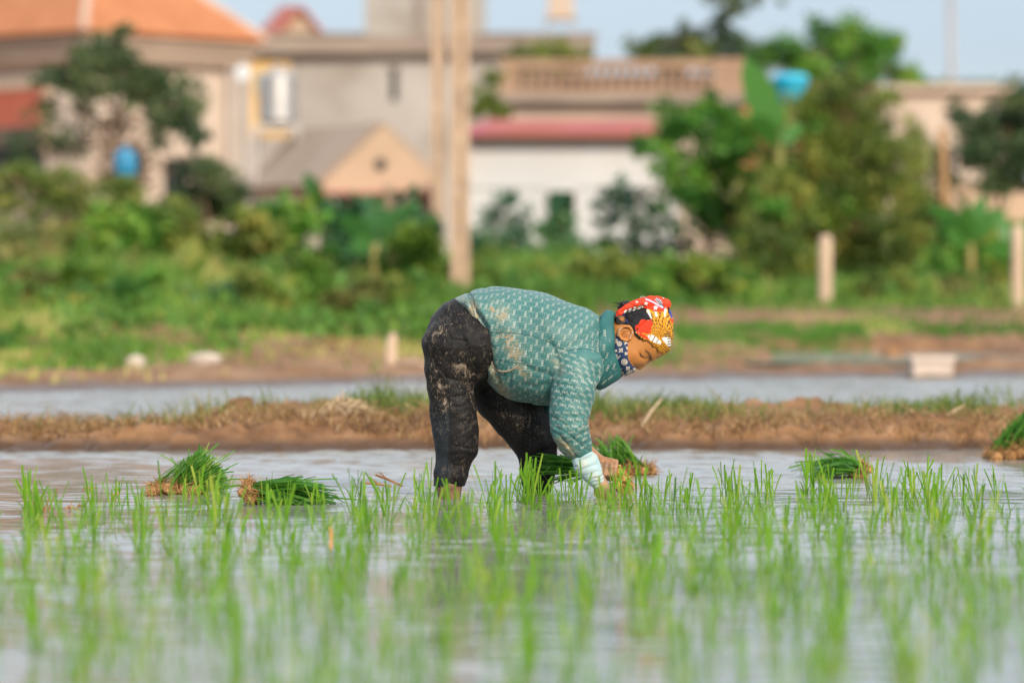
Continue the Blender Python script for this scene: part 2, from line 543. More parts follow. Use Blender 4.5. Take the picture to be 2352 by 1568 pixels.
# grass and weeds of the far bank
n = 80000
y = 26 + 32 * rng.random(n) ** 1.15
x = rng.uniform(-0.152, 0.152, n) * y
d = y - bank_edge(x)
cl = fbm(x * 0.55, y * 0.4, o=3)
dmin = np.interp(x, [-6, -2, -0.5, 0.9, 1.6, 6], [0.9, 1.0, 1.3, 1.4, 1.8, 2.4])
dens = sstep(dmin - 0.7, dmin + 2.2, d) * np.clip(0.62 + 0.55 * cl, 0.08, 1)
brown = sstep(0.3, 1.0, x) * sstep(37.2, 37.8, y) * sstep(40.8, 40.0, y)
bed = sstep(1.3, 1.45, x) * sstep(34.8, 35.0, y) * sstep(37.2, 37.0, y) * sstep(3.4, 3.3, x)
dens = dens * (1 - 0.72 * brown) * (1 - bed) * (1 - sstep(1.9, 2.3, x) * sstep(30.4, 30.8, y) * sstep(35.8, 35.4, y))
k = rng.random(n) < dens
x, y, d, cl = x[k], y[k], d[k], cl[k]
hh = np.interp(d, [2, 5, 10, 14, 22, 32], [0.07, 0.12, 0.20, 0.30, 0.42, 0.5]) * np.clip(0.85 + 0.75 * fbm(x * 0.9 + 40, y * 0.6, o=3), 0.35, 2.0)
hh = hh * np.interp(x, [0.5, 1.5], [1.0, 0.6])
tint = np.clip(0.36 + 0.62 * fbm(x * 0.7 + 9, y * 0.45 + 3, o=3) + 0.22 * rng.standard_normal(len(x)) + .38 * sstep(9, 3, d), 0, 1.0)
V, F, T = blades(np.stack([x, y], 1), hh, 0.035, lean=0.8, jit=0.45, seg=2, tint=tint)
o = mesh_np("bank_grass", V, F, m_grass_far, loc=(0, 40, 0.3), fattr=T)
tag(o, "rank green grass and weeds covering the far bank below the village", "grass", kind="stuff")

# bright strip of young rice in the nursery bed
n = 7000
xy = np.stack([rng.uniform(1.5, 3.3, n), rng.uniform(35.0, 36.8, n) + .25 * rng.standard_normal(n)], 1)
xy = xy[rng.random(n) < np.clip(.75 + .8 * vnoise(xy[:, 0] * 2.5, xy[:, 1] * 1.5), .15, 1)]
V, F, T = blades(xy, 0.10, 0.016, lean=0.25, jit=0.25, seg=1)
o = mesh_np("rice_nursery", V, F, m_seed, loc=(2.4, 36, 0.2), fattr=T)
tag(o, "bright green strip of dense young rice in a nursery bed on the far bank", "rice nursery", kind="stuff")


# broad-leaved weeds on the bank
def leafquads(c, size, asp, up=0.3, tint=None, orient=None):
    """one folded pointed leaf (two quads) at each centre"""
    n = len(c)
    d = rng.standard_normal((n, 3)); d[:, 2] = d[:, 2] * 0.7 + up
    if orient is not None: d = d * 0.55 + orient
    d /= np.linalg.norm(d, axis=1)[:, None]
    q = rng.standard_normal((n, 3))
    s = np.cross(d, q); s /= np.linalg.norm(s, axis=1)[:, None] + 1e-9
    nn = np.cross(s, d)
    L = (size * rng.uniform(0.65, 1.35, n))[:, None]
    W = L * asp / 2
    a = c - d * L / 2; e = c + d * L / 2 - nn * L * 0.12
    m1 = c + s * W + nn * W * 0.35; m2 = c - s * W + nn * W * 0.35
    V = np.stack([a, m1, e, m2], 1).reshape(-1, 3)
    F = np.arange(4 * n).reshape(-1, 4)
    if tint is None: tint = rng.random(n)
    return V, F, tint


m_weed = mat_leaf("weed_leaves", (0.045, 0.15, 0.025), (0.17, 0.35, 0.055), (0.44, 0.42, 0.07), trans=0.35)
cs, ts = [], []
for q in range(170):
    y = rng.uniform(31, 50); x = rng.uniform(-0.145, 0.145) * y
    if y - float(bank_edge(np.array([x]))[0]) < 4.5 or (x > 0.5 and y < 39.5 and rng.random() < 0.93): continue
    if x > 0.8 and y < 40.8: continue
    hgt = rng.uniform(0.12, 0.5) * np.interp(y, [30, 40, 50], [0.5, 0.9, 1.25]) * (0.6 if x > 0.8 else 1.0)
    k = int(55 * hgt / 0.3)
    r_ = hgt * rng.uniform(0.7, 1.3)
    p = rng.standard_normal((k, 3)); p /= np.linalg.norm(p, axis=1)[:, None]
    p *= rng.random((k, 1)) ** 0.4
    cs.append(np.array((x, y, gz(x, y) + hgt * 0.55)) + p * np.array((r_, r_, hgt * 0.6)))
    ts.append(np.clip(rng.uniform(0.1, 0.85) + 0.14 * rng.standard_normal(k), 0, 1))
V, F, T = leafquads(np.concatenate(cs), 0.12, 0.5, 0.25, np.concatenate(ts))
o = mesh_np("bank_weeds", V, F, m_weed, loc=(0, 40, 0.3), fattr=T)
tag(o, "low broad leaved weeds growing in patches through the bank grass", "weeds", kind="stuff")
# ------------------------------------------------------------------ village houses
m_cream = mat_noise("cream_plaster", (0.52, 0.41, 0.32), (0.63, 0.52, 0.42), 0.5, 0.85, c3=(0.46, 0.36, 0.29))
m_tan = mat_noise("tan_plaster", (0.50, 0.36, 0.24), (0.60, 0.44, 0.31), 0.6, 0.85, c3=(0.36, 0.24, 0.15))
m_grey = mat_noise("bare_cement", (0.37, 0.34, 0.30), (0.46, 0.43, 0.39), 0.45, 0.9, c3=(0.29, 0.25, 0.21))
m_greyd = mat_noise("weathered_cement", (0.25, 0.20, 0.165), (0.34, 0.28, 0.225), 0.8, 0.9)
m_white = mat_noise("whitewash", (0.50, 0.51, 0.50), (0.60, 0.61, 0.60), 0.5, 0.85, c3=(0.58, 0.55, 0.52))
m_pink = mat_noise("pink_plaster", (0.42, 0.30, 0.25), (0.50, 0.37, 0.31), 0.7, 0.85)
m_dark = mat_noise("dark_opening", (0.025, 0.03, 0.026), (0.04, 0.045, 0.04), 2, 0.6)
m_redpaint = mat_noise("red_shutter_paint", (0.40, 0.10, 0.06), (0.50, 0.14, 0.085), 1.5, 0.6)
m_rail = mat_noise("iron_rail", (0.18, 0.13, 0.11), (0.26, 0.20, 0.17), 3, 0.6)
m_redroof = mat_noise("red_sheet_roof", (0.33, 0.08, 0.055), (0.43, 0.12, 0.08), 0.7, 0.7, c3=(0.38, 0.10, 0.12))
m_brown_roof = mat_noise("old_fibre_roof", (0.34, 0.25, 0.18), (0.42, 0.32, 0.24), 0.8, 0.9)


def mat_tiles(name, c1, c2, rowh):
    m, nt, b = nmat(name)
    geo = nt.nodes.new("ShaderNodeNewGeometry").outputs["Position"]
    sx_ = nt.nodes.new("ShaderNodeSeparateXYZ"); nt.links.new(geo, sx_.inputs[0])
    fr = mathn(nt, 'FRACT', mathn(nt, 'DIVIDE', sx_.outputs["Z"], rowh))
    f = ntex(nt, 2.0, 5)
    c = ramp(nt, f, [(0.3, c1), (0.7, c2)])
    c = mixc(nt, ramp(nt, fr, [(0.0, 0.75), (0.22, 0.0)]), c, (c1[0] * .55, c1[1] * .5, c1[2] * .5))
    nt.links.new(c, b.inputs["Base Color"]); b.inputs["Roughness"].default_value = 0.75
    bump(nt, b, fr, 0.6, 0.03)
    return m


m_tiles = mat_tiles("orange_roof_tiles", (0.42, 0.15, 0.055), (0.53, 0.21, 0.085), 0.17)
m_ridge = mat_noise("ridge_mortar", (0.52, 0.36, 0.27), (0.62, 0.46, 0.36), 3, 0.85)
ZB = 0.6      # house bases go a little below the ground


def quadprism(mb, P, th):
    """flat polygon P thickened by th along its normal"""
    P = np.array(P, float)
    n = np.cross(P[1] - P[0], P[2] - P[0]); n /= np.linalg.norm(n)
    Q = P + n * th
    k = len(P)
    mb.add(np.concatenate([P, Q]), [tuple(range(k))[::-1], tuple(range(k, 2 * k))] + [(i, (i + 1) % k, (i + 1) % k + k, i + k) for i in range(k)])


# --- house with the orange hip roof, its corner turned to the camera
c0 = np.array((-8.34, 75.0, 0.0)); a = R(48)
ur, ul = np.array((math.cos(a), math.sin(a), 0)), np.array((-math.sin(a), math.cos(a), 0))
LR, LL = 4.32, 8.5
up = np.array((0, 0, 1.0))
hA = empty("tiled_house", (c0[0], c0[1], 0.85), "cream house with an orange tiled hip roof behind the dark tree", "house")


def fr(r, l, z): return c0 + ur * r + ul * l + up * z


def fbox(mb, r0, r1, l0, l1, z0, z1):
    V = [fr(r, l, z) for z in (z0, z1) for r, l in ((r0, l0), (r1, l0), (r1, l1), (r0, l1))]
    mb.add(V, [(0, 3, 2, 1), (4, 5, 6, 7), (0, 1, 5, 4), (1, 2, 6, 5), (2, 3, 7, 6), (3, 0, 4, 7)])


mb = MB(); fbox(mb, 0.12, LR - 0.12, 0.12, LL, ZB, 5.0); mb.build("wall", m_cream, hA)
mb = MB(); fbox(mb, -0.12, LR + 0.12, -0.12, LL + .1, 5.0, 5.27); fbox(mb, -0.22, LR + 0.22, -0.22, LL + .2, 5.27, 5.46); mb.build("cornice", mat_noise("cornice_plaster", (0.36, 0.27, 0.20), (0.44, 0.34, 0.26), 1, 0.85), hA)
e = 0.32; zr = 5.48; hr = 2.25
A_, B_, C_, D_ = fr(-e, -e, zr), fr(LR + e, -e, zr), fr(LR + e, LL + e, zr), fr(-e, LL + e, zr)
mid = LR / 2
P1, P2 = fr(mid, mid, zr + hr), fr(mid, LL - mid, zr + hr)
mb = MB()
quadprism(mb, [A_, B_, P1], 0.06); quadprism(mb, [B_, C_, P2, P1], 0.06); quadprism(mb, [D_, A_, P1, P2], 0.06); quadprism(mb, [C_, D_, P2], 0.06)
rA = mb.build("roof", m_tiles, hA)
for q in (A_, B_, C_): MB().tube([q + up * .06, (P1 if q is not C_ else P2) + up * .1], 0.085, 6).build("ridge_cap", m_ridge, rA)
m_pipe = mat_noise("pale_pipe", (0.46, 0.40, 0.36), (0.54, 0.48, 0.43), 2, 0.6)
for (r_a, z_a, z_b, w_a) in ((-.15, 5.46, 4.9, .06), (LR + .02, 5.0, ZB, .07), (LR - .45, 5.0, ZB, .05)):
    MB().tube([fr(r_a, -.15 if r_a < 0 else -.04, z_a), fr(r_a, -.15 if r_a < 0 else -.04, z_b)], w_a, 6).build("drain_pipe", m_pipe, hA)
def lat(px): k = (px - CX) / F_PX; return (c0[0] - k * c0[1]) / (math.sin(a) + k * math.cos(a))


t0, t1 = lat(95), lat(-30)
mb = MB(); fbox(mb, 0.04, 0.11, t0, t1, 3.72, 4.46); wd = mb.build("shutter", m_redpaint, hA)
mb = MB(); fbox(mb, 0.02, 0.10, t0 - .09, t0, 3.2, 4.52); fbox(mb, 0.02, 0.10, t0, t1, 4.46, 4.55); mb.build("frame", m_tan, wd)
mb = MB()
for q in range(19): fbox(mb, -0.02, 0.01, t0 + .02 + q * .1, t0 + .045 + q * .1, 3.35, 3.70)
fbox(mb, -0.03, 0.02, t0 - .05, t0 + 2, 3.70, 3.715); fbox(mb, -0.03, 0.02, t0 - .05, t0 + 2, 3.33, 3.35)
mb.build("railing", m_rail, hA)
mb = MB(); fbox(mb, 0.10, 0.115, t0 + .02, t1, 2.6, 3.66); mb.build("window", m_dark, hA)
for l0 in (1.1, 2.2):
    mb = MB(); fbox(mb, l0, l0 + .55, 0.095, 0.115, 2.2, 3.1); w_ = mb.build("window", m_dark, hA)
    mb = MB(); fbox(mb, l0 - .06, l0 + .61, 0.05, 0.118, 3.1, 3.18); mb.build("lintel", m_cream, w_)
    mb = MB(); fbox(mb, l0 - .06, l0 + .61, 0.03, 0.118, 2.12, 2.2); mb.build("sill", m_cream, w_)

# --- grey cement house with the stair tower
Y = 85.0
hB = empty("cement_house", (PX(870, Y), Y, 0.88), "bare grey cement house with a flat roof and square stair tower", "house")
mb = MB(); mb.box((PX(480, Y), Y, ZB), (PX(1170, Y), Y + 9, PZ(124, Y))); mb.build("wall", m_grey, hB)
mb = MB(); mb.box((PX(475, Y), Y - .32, PZ(124, Y)), (PX(1366, Y), Y + 9.2, PZ(84, Y)))
mb.box((PX(470, Y), Y - .38, PZ(84, Y)), (PX(840, Y), Y + 9.3, PZ(92, Y) + .14)); mb.box((PX(1100, Y), Y - .36, PZ(84, Y) + .003), (PX(1370, Y), Y + 9.3, PZ(78, Y)))
mb.build("roof_slab", m_greyd, hB)
mb = MB(); mb.box((PX(838, Y), Y + .02, PZ(84, Y)), (PX(957, Y), Y + 3.6, 9.3)); mb.box((PX(957, Y), Y + .5, PZ(84, Y)), (PX(1113, Y), Y + 3.6, 9.0)); mb.build("stair_tower", m_grey, hB)
mb = MB(); mb.box((PX(954, Y), Y - .03, PZ(95, Y) + .2), (PX(970, Y), Y + .06, 9.0)); mb.build("drain_pipe", m_greyd, hB)
mb = MB(); mb.box((PX(897, Y), Y - .02, PZ(232, Y)), (PX(914, Y), Y + .05, PZ(158, Y))); w_ = mb.build("window", m_dark, hB)
mb = MB(); mb.box((PX(890, Y), Y - .06, PZ(158, Y)), (PX(921, Y), Y + .04, PZ(152, Y))); mb.build("sill", m_greyd, w_)
mb = MB(); mb.box((PX(1180, Y), Y + .3, ZB), (PX(1350, Y), Y + 8, PZ(124, Y))); mb.build("rear_wall", m_cream, hB)

# --- little red gabled roof behind it
Y = 97.0
hC = empty("gabled_house", (PX(665, Y), Y, 0.88), "far house with a steep red roof and tan gable above the grey parapet", "house")
F0 = [at(628, 100, Y), at(752, 98, Y), at(694, 24, Y)]
Bk = [at(580, 101, Y + 4), at(712, 99, Y + 4), at(650, 21, Y + 4)]
mb = MB(); mb.add(F0 + Bk, [(0, 1, 2), (5, 4, 3), (0, 2, 5, 3), (1, 4, 5, 2), (0, 3, 4, 1)])
mb.box((F0[0][0], Y + .02, ZB), (F0[1][0], Y + 3.5, F0[0][2] - .003)); mb.build("wall", m_tan, hC)
mb = MB(); e0 = np.array((0, -.2, 0)); u_ = up * .05
quadprism(mb, [F0[0] + e0 + u_, F0[2] + e0 + u_, Bk[2] + u_, Bk[0] + u_], .06)
quadprism(mb, [F0[1] + e0 + u_, Bk[1] + u_, Bk[2] + u_, F0[2] + e0 + u_], .06)
mb.build("roof", mat_noise("bright_red_roof", (0.50, 0.11, 0.06), (0.60, 0.16, 0.09), .8, .6), hC)

# --- small tan gabled hut
Y = 62.0
hD = empty("gabled_hut", (PX(870, Y), Y, 0.88), "small hut with a plain tan gable left of the poles", "house")
ap, gl, gr_ = at(880, 288, Y), at(742, 418, Y), at(1003, 408, Y)
back = np.array((-1.55, 4.2, 0.0))
mb = MB(); lo = np.array((0, 0, PZ(446, Y) - gl[2]))
gl2, gr2 = gl + lo, np.array((gr_[0], gr_[1], (gl + lo)[2]))
mb.add([gl2, gr2, gr_, ap, gl, gl2 + back, gr2 + back, gr_ + back, ap + back, gl + back], [(0, 1, 2, 3, 4), (9, 8, 7, 6, 5), (0, 5, 6, 1), (1, 6, 7, 2), (0, 4, 9, 5)])
mb.build("gable_wall", m_tan, hD)
mb = MB(); e0 = np.array((0, -0.01, -.03))
quadprism(mb, [gl + e0 + (-.1, 0, -.05), ap + e0 + up * .04, ap + back + up * .04, gl + back + (-.1, 0, -.05)], 0.06)
quadprism(mb, [gr_ + e0 + (.05, 0, -.02), gr_ + back + (.05, 0, 0), ap + back + up * .04, ap + e0 + up * .04], 0.06)
mb.build("roof", m_brown_roof, hD)
mb = MB(); mb.box((gl[0] - .1, Y - .5, PZ(449, Y)), (gr_[0] + .1, Y - .005, PZ(442, Y))); mb.build("awning", m_redroof, hD)
mb = MB(); mb.box((gl[0] + .2, Y + .15, ZB), (gr_[0] - .1, Y + 3.5, PZ(447, Y))); mb.build("lower_wall", m_pink, hD)
mb = MB(); vc = at(874, 378, Y)
mb.tube([vc + (0, -.02, 0), vc + (0, .06, 0)], 0.10, 12); mb.build("vent", m_dark, hD)

# --- white house with the low red roof
Y = 60.0
hE = empty("white_house", (PX(1300, Y), Y, 0.88), "whitewashed house with a low red sheet roof and dark doorway", "house")
xl, xr_ = PX(1066, Y), PX(1556, Y)
d0, d1, dz = PX(1258, Y), PX(1320, Y), PZ(440, Y)
zt = PZ(312, Y)
mb = MB(); mb.box((xl, Y, ZB), (d0, Y + .18, dz)); mb.box((d1, Y, ZB), (xr_, Y + .18, dz)); mb.box((xl, Y, dz), (xr_, Y + .18, zt))
mb.box((xl, Y + .18, ZB), (xl + .18, Y + 4.5, zt)); mb.box((xr_ - .18, Y + .18, ZB), (xr_, Y + 4.5, zt)); mb.box((xl + .18, Y + 4.3, ZB), (xr_ - .18, Y + 4.5, zt))
mb.build("wall", m_white, hE)
mb = MB(); quadprism(mb, [(xl - .15, Y - .35, zt - .02), (xr_ + .1, Y - .35, zt - .02), (xr_ - .05, Y + 2.3, PZ(281, Y + 2.3)), (xl + .35, Y + 2.3, PZ(281, Y + 2.3))], 0.05)
quadprism(mb, [(xl + .35, Y + 2.3, PZ(281, Y + 2.3)), (xr_ - .05, Y + 2.3, PZ(281, Y + 2.3)), (xr_ + .1, Y + 4.8, zt), (xl - .15, Y + 4.8, zt)], 0.05)
mb.build("roof", m_redroof, hE)
mb = MB(); mb.box((xl + .18, Y + .9, ZB), (xr_ - .18, Y + .95, zt - .05)); mb.build("inner_wall", m_dark, hE)
mb = MB(); mb.box((d0 - .06, Y - .025, ZB), (d0, Y + .1, dz + .06)); mb.box((d1, Y - .025, ZB), (d1 + .06, Y + .1, dz + .06)); mb.box((d0, Y - .025, dz), (d1, Y + .1, dz + .06))
mb.build("door_frame", mat_noise("grey_paint", (0.5, 0.5, 0.47), (0.6, 0.6, 0.56), 2, 0.6), hE)
mb = MB(); mb.box((d0, Y + .1, ZB), (d0 + .03, Y + .75, dz)); mb.build("door", mat_noise("green_door_paint", (0.03, 0.10, 0.05), (0.05, 0.14, 0.07), 2, 0.5), hE)
mb = MB(); mb.box((xl, Y - .03, PZ(430, Y)), (d0 - .06, Y - .003, PZ(424, Y))); mb.box((d1 + .06, Y - .03, PZ(430, Y)), (xr_, Y - .003, PZ(424, Y))); mb.build("string_course", m_white, hE)

# --- terrace house with the balustrade
Y = 70.0
hF = empty("terrace_house", (PX(1420, Y), Y, 0.88), "tan house whose flat terrace is edged by a balustrade", "house")
xl, xr_ = PX(1150, Y), PX(1712, Y)
mb = MB(); mb.box((xl + .2, Y, ZB), (xr_ - .1, Y + 6, PZ(240, Y))); mb.build("wall", m_cream, hF)
mb = MB(); mb.box((xl - .02, Y - .3, PZ(238, Y)), (xr_ + .05, Y + 6.2, PZ(217, Y))); mb.box((xl + .1, Y - .15, PZ(247, Y)), (xr_, Y + 6.1, PZ(238, Y))); mb.build("terrace_slab", m_greyd, hF)
mb = MB(); mb.box((xl + .3, Y + 2.6, PZ(220, Y)), (xr_ - .1, Y + 2.8, PZ(156, Y))); mb.build("rear_parapet", mat_noise("dark_plaster", (0.12, 0.08, 0.06), (0.20, 0.14, 0.10), 1.5, 0.9), hF)  # wall added behind the balusters, coloured dark so they stand out
bz0, bz1 = PZ(217, Y), PZ(158, Y)
m_bal = mat_noise("weathered_tan", (0.30, 0.19, 0.12), (0.40, 0.27, 0.18), 2.0, 0.9)
bal = MB(); bal.box((xl, Y - .2, bz1), (xr_, Y + .02, PZ(138, Y))); bal.box((xl, Y - .2, bz0), (xr_, Y + .02, bz0 + .07)); bo = bal.build("hand_rail", m_bal, hF)
prof = [(0.035, 0), (0.055, .05), (0.03, .12), (0.062, .24), (0.045, .34), (0.03, .40), (0.05, bz1 - bz0 - .07)]
n_b = 22
for q in range(n_b):
    bx_ = xl + .28 + (xr_ - .62 - xl) * q / (n_b - 1)
    MB().lathe((bx_, Y - .09, bz0 + .07), prof, 8).build("baluster", m_bal, hF)
for px_ in (1166, 1655, 1690):
    MB().box((PX(px_ - 17, Y), Y - .25, bz0), (PX(px_ + 17, Y), Y + .06, PZ(136, Y))).build("pier", m_bal, hF)
mb = MB()
mb.box((PX(1240, Y), Y - .03, 2.2), (PX(1300, Y), Y + .01, 3.2)); mb.build("window", m_dark, hF)

# --- pale flat house on the right
Y = 75.0
hG = empty("flat_roofed_house", (PX(2170, Y), Y, 0.88), "pale flat roofed house partly hidden by the shrubs on the right", "house")
mb = MB(); mb.box((PX(2030, Y), Y, ZB), (PX(2318, Y), Y + 6, PZ(206, Y))); mb.build("wall", m_cream, hG)
mb = MB(); mb.box((PX(2022, Y), Y - .2, PZ(210, Y)), (PX(2326, Y), Y + 6.2, PZ(196, Y))); mb.build("roof_slab", m_cream, hG)
mb = MB(); mb.box((PX(2140, Y), Y - .02, 2.3), (PX(2195, Y), Y + .02, 3.3)); w_ = mb.build("window", m_dark, hG)
mb = MB(); mb.box((PX(2133, Y), Y - .07, 2.22), (PX(2202, Y), Y + .018, 2.3)); mb.build("sill", m_cream, w_)
Y = 64.0
hH = empty("garden_wall", (PX(2330, Y), Y, 0.88), "low tan plastered wall behind the banana plants at the right edge", "wall")
mb = MB(); mb.box((PX(2085, Y), Y, ZB), (PX(2480, Y), Y + .2, PZ(425, Y))); mb.build("wall_panel", m_tan, hH)
mb = MB(); mb.box((PX(2080, Y), Y - .05, PZ(425, Y)), (PX(2485, Y), Y + .25, PZ(416, Y))); mb.build("coping", m_greyd, hH)
# --- brick house peeping through the trees
Y = 88.0
hI = empty("brick_house", (PX(1900, Y), Y, 0.88), "orange brick house mostly hidden behind the tall olive shrub", "house")
mb = MB(); mb.box((PX(1690, Y), Y, ZB), (PX(2020, Y), Y + 6, PZ(205, Y))); mb.build("wall", mat_noise("bare_brick", (0.34, 0.12, 0.06), (0.44, 0.18, 0.09), 1.5, 0.9), hI)
mb = MB(); quadprism(mb, [(PX(1760, Y), Y - .3, PZ(206, Y)), (PX(2030, Y), Y - .3, PZ(206, Y)), (PX(2030, Y), Y + 3, PZ(172, Y)), (PX(1760, Y), Y + 3, PZ(172, Y))], 0.06); mb.build("roof", m_redroof, hI)

# ------------------------------------------------------------------ poles, posts, tanks
m_conc = mat_noise("pole_concrete", (0.44, 0.31, 0.21), (0.54, 0.39, 0.27), 1.2, 0.85, c3=(0.38, 0.27, 0.19), scale3=2.0)
m_post = mat_noise("post_concrete", (0.54, 0.39, 0.27), (0.66, 0.50, 0.36), 2.0, 0.85)


def pole(px, w_px, base_py, Y, label, lean=0.0):
    x = PX(px, Y); zb = gz(x, Y) - .3
    r_ = M(w_px, Y) / 2
    p = empty("utility_pole", (x, Y, gz(x, Y)), label, "pole", "concrete poles beside the white house")
    mb = MB()
    n = 26; zs = np.linspace(zb, 8.0, n)
    for s in (-1, 1):       # two flanges joined by a web, like a pre-cast H pole
        mb.box((x + s * r_ * .62 - r_ * .38, Y - r_ * .8, zb), (x + s * r_ * .62 + r_ * .38, Y + r_ * .8, 8.0))
    mb.box((x - r_ * .24, Y - r_ * .30, zb), (x + r_ * .24, Y + r_ * .30, 7.99))
    mb.build("shaft", m_conc, p)
    mb = MB()
    for z in np.arange(1.0, 7.6, 0.62): mb.box((x - r_ * .24, Y - r_ * .62, z), (x + r_ * .24, Y - r_ * .305, z + .16))
    mb.build("rung", m_conc, p)
    return p


pole(1006, 27, 540, 50.0, "thinner left concrete pole rising behind the bushes")
pole(1058, 41, 670, 43.0, "thicker right concrete pole standing on the green bank")


def fence_post(px, top, base, w, Y, label):
    x = PX(px, Y); g = gz(x, Y); r_ = M(w, Y) / 2
    zt_ = PZ(top, Y)
    mb = MB(); mb.tube([(x, Y, g - .3), (x, Y, zt_ - .06), (x, Y, zt_ - .015), (x, Y, zt_)], [r_ * 1.08, r_, r_ * .9, r_ * .5], 10, sy=1.0)
    o = mb.build("fence_post", m_post, loc=(x, Y, g))
    o.rotation_euler = (0, 0, 0)
    return tag(o, label, "fence post", "concrete posts on the right bank")


fence_post(1896, 540, 668, 30, 42.5, "short pale concrete post below the olive shrub")
fence_post(2338, 518, 716, 28, 40.5, "taller pale concrete post at the right edge of the bank")

Y = 95.0
p = empty("antenna_mast", (PX(2185, Y), Y, 0.88), "thin grey mast standing against the sky on the right", "mast")
mb = MB(); mb.tube([(PX(2187, Y), Y, ZB), (PX(2186, Y), Y, 4.5), (PX(2183, Y), Y, 9.0)], [0.085, 0.075, 0.065], 8); mb.build("shaft", mat_noise("grey_metal", (0.40, 0.38, 0.35), (0.48, 0.46, 0.43), 2, 0.6), p)
mb = MB(); mb.tube([(PX(2160, Y), Y, 8.2), (PX(2208, Y), Y, 8.2)], 0.03, 6); mb.build("crossbar", m_rail, p)

# stainless water tank on its stand, with the ochre board behind it
m_steel, nt, b = nmat("stainless_steel")
b.inputs["Base Color"].default_value = (0.50, 0.49, 0.47, 1); b.inputs["Metallic"].default_value = 0.85
nt.links.new(ramp(nt, ntex(nt, 6, 3), [(0.3, 0.42), (0.7, 0.6)]), b.inputs["Roughness"])
m_leg = mat_noise("painted_steel_leg", (0.46, 0.42, 0.38), (0.55, 0.51, 0.46), 3, 0.6)
Y = 66.0
tk = empty("water_tank", (PX(632, Y), Y, 0.88), "shiny steel water tank standing on tall thin legs", "water tank")
x = PX(638, Y); r_ = M(45, Y); z0, z1 = PZ(288, Y), PZ(160, Y)
hh = z1 - z0
prof = [(r_ * .55, 0), (r_ * .92, hh * .05), (r_, hh * .1)]
for q in range(8):
    zq = hh * (.14 + .088 * q); prof += [(r_, zq), (r_ * .965, zq + hh * .02), (r_ * .965, zq + hh * .045), (r_, zq + hh * .065)]
prof += [(r_, hh * .86), (r_ * .9, hh * .92), (r_ * .5, hh * .97), (r_ * .2, hh)]
MB().lathe((x, Y, z0), prof, 28).build("drum", m_steel, tk, smooth=True)
MB().lathe((x, Y, z1 - .01), [(r_ * .24, 0), (r_ * .24, .07), (r_ * .1, .1)], 14).build("lid", m_steel, tk)
mb = MB()
mb.box((x - r_ * 1.15, Y - r_, z0 - .09), (x + r_ * 1.15, Y + r_, z0 - .003)); mb.build("platform", m_leg, tk)
for sx_ in (-1, 1):
    for sy2 in (-1, 1):
        MB().tube([(x + sx_ * r_ * 1.05, Y + sy2 * r_ * .9, z0 - .09), (x + sx_ * r_ * 1.3, Y + sy2 * r_ * 1.2, ZB)], 0.05, 6).build("leg", m_leg, tk)
mb = MB()
for z in (1.4, 2.2):
    for sy2 in (-1, 1): mb.tube([(x - r_ * 1.2, Y + sy2 * r_ * 1.05, z), (x + r_ * 1.2, Y + sy2 * r_ * 1.05, z)], 0.025, 6)
mb.build("brace", m_leg, tk)
Y = 69.0
sg = empty("notice_board", (PX(620, Y), Y, 0.88), "ochre board on two posts behind the steel tank", "board")
mb = MB(); mb.box((PX(574, Y), Y, PZ(316, Y)), (PX(664, Y), Y + .06, PZ(142, Y))); mb.build("panel", mat_noise("ochre_paint", (0.58, 0.36, 0.13), (0.68, 0.45, 0.19), 1.2, 0.7), sg)
mb = MB(); mb.box((PX(590, Y), Y - .03, PZ(215, Y)), (PX(622, Y), Y - .003, PZ(168, Y))); mb.build("patch", mat_noise("pale_green_paint", (0.36, 0.5, 0.42), (0.5, 0.6, 0.52), 2, 0.7), sg)
for px_ in (586, 662): MB().tube([(PX(px_, Y), Y + .09, ZB), (PX(px_, Y), Y + .09, PZ(146, Y))], 0.035, 6).build("leg", m_leg, sg)
Y = 72.0
wb = MB(); q0 = at(560, 168, Y); r_ = M(19, Y)
wb.tube([q0 + (0, -.12, 0), q0 + (0, -.10, 0), q0 + (0, .02, 0), q0 + (0, .28, -.02)], [r_ * .98, r_, r_ * .6, r_ * .2], 18)
wb.tube([q0 + (0, .25, 0), q0 + (0.05, 3.6, -.2)], 0.03, 6)
o = wb.build("satellite_dish", mat_noise("pale_enamel", (0.60, 0.66, 0.68), (0.72, 0.76, 0.78), 2, 0.4), loc=q0)
tag(o, "small pale round dish beside the ochre board", "satellite dish")
# roof tank against the sky
Y = 88.0
rt = empty("roof_tank", (PX(1288, Y), Y, PZ(78, Y)), "cream box tank on a low stand on the flat grey roof", "water tank")
mb = MB(); mb.box((PX(1259, Y), Y - .3, PZ(41, Y)), (PX(1317, Y), Y + .4, PZ(-40, Y))); mb.build("drum", m_cream, rt)
mb = MB(); mb.box((PX(1252, Y), Y - .36, PZ(46, Y)), (PX(1324, Y), Y + .46, PZ(41, Y) - .003)); mb.build("platform", m_tan, rt)
for px_ in (1258, 1318): MB().box((PX(px_ - 2, Y), Y - .1, PZ(80, Y)), (PX(px_ + 2, Y), Y - .04, PZ(46, Y) - .003)).build("leg", m_leg, rt)
# blue plastic drums
m_blue = mat_noise("blue_plastic", (0.015, 0.19, 0.36), (0.02, 0.24, 0.43), 2.5, 0.35, spec=0.5)
m_cyan = mat_noise("bright_blue_plastic", (0.02, 0.42, 0.66), (0.05, 0.52, 0.74), 3, 0.35, spec=0.5)


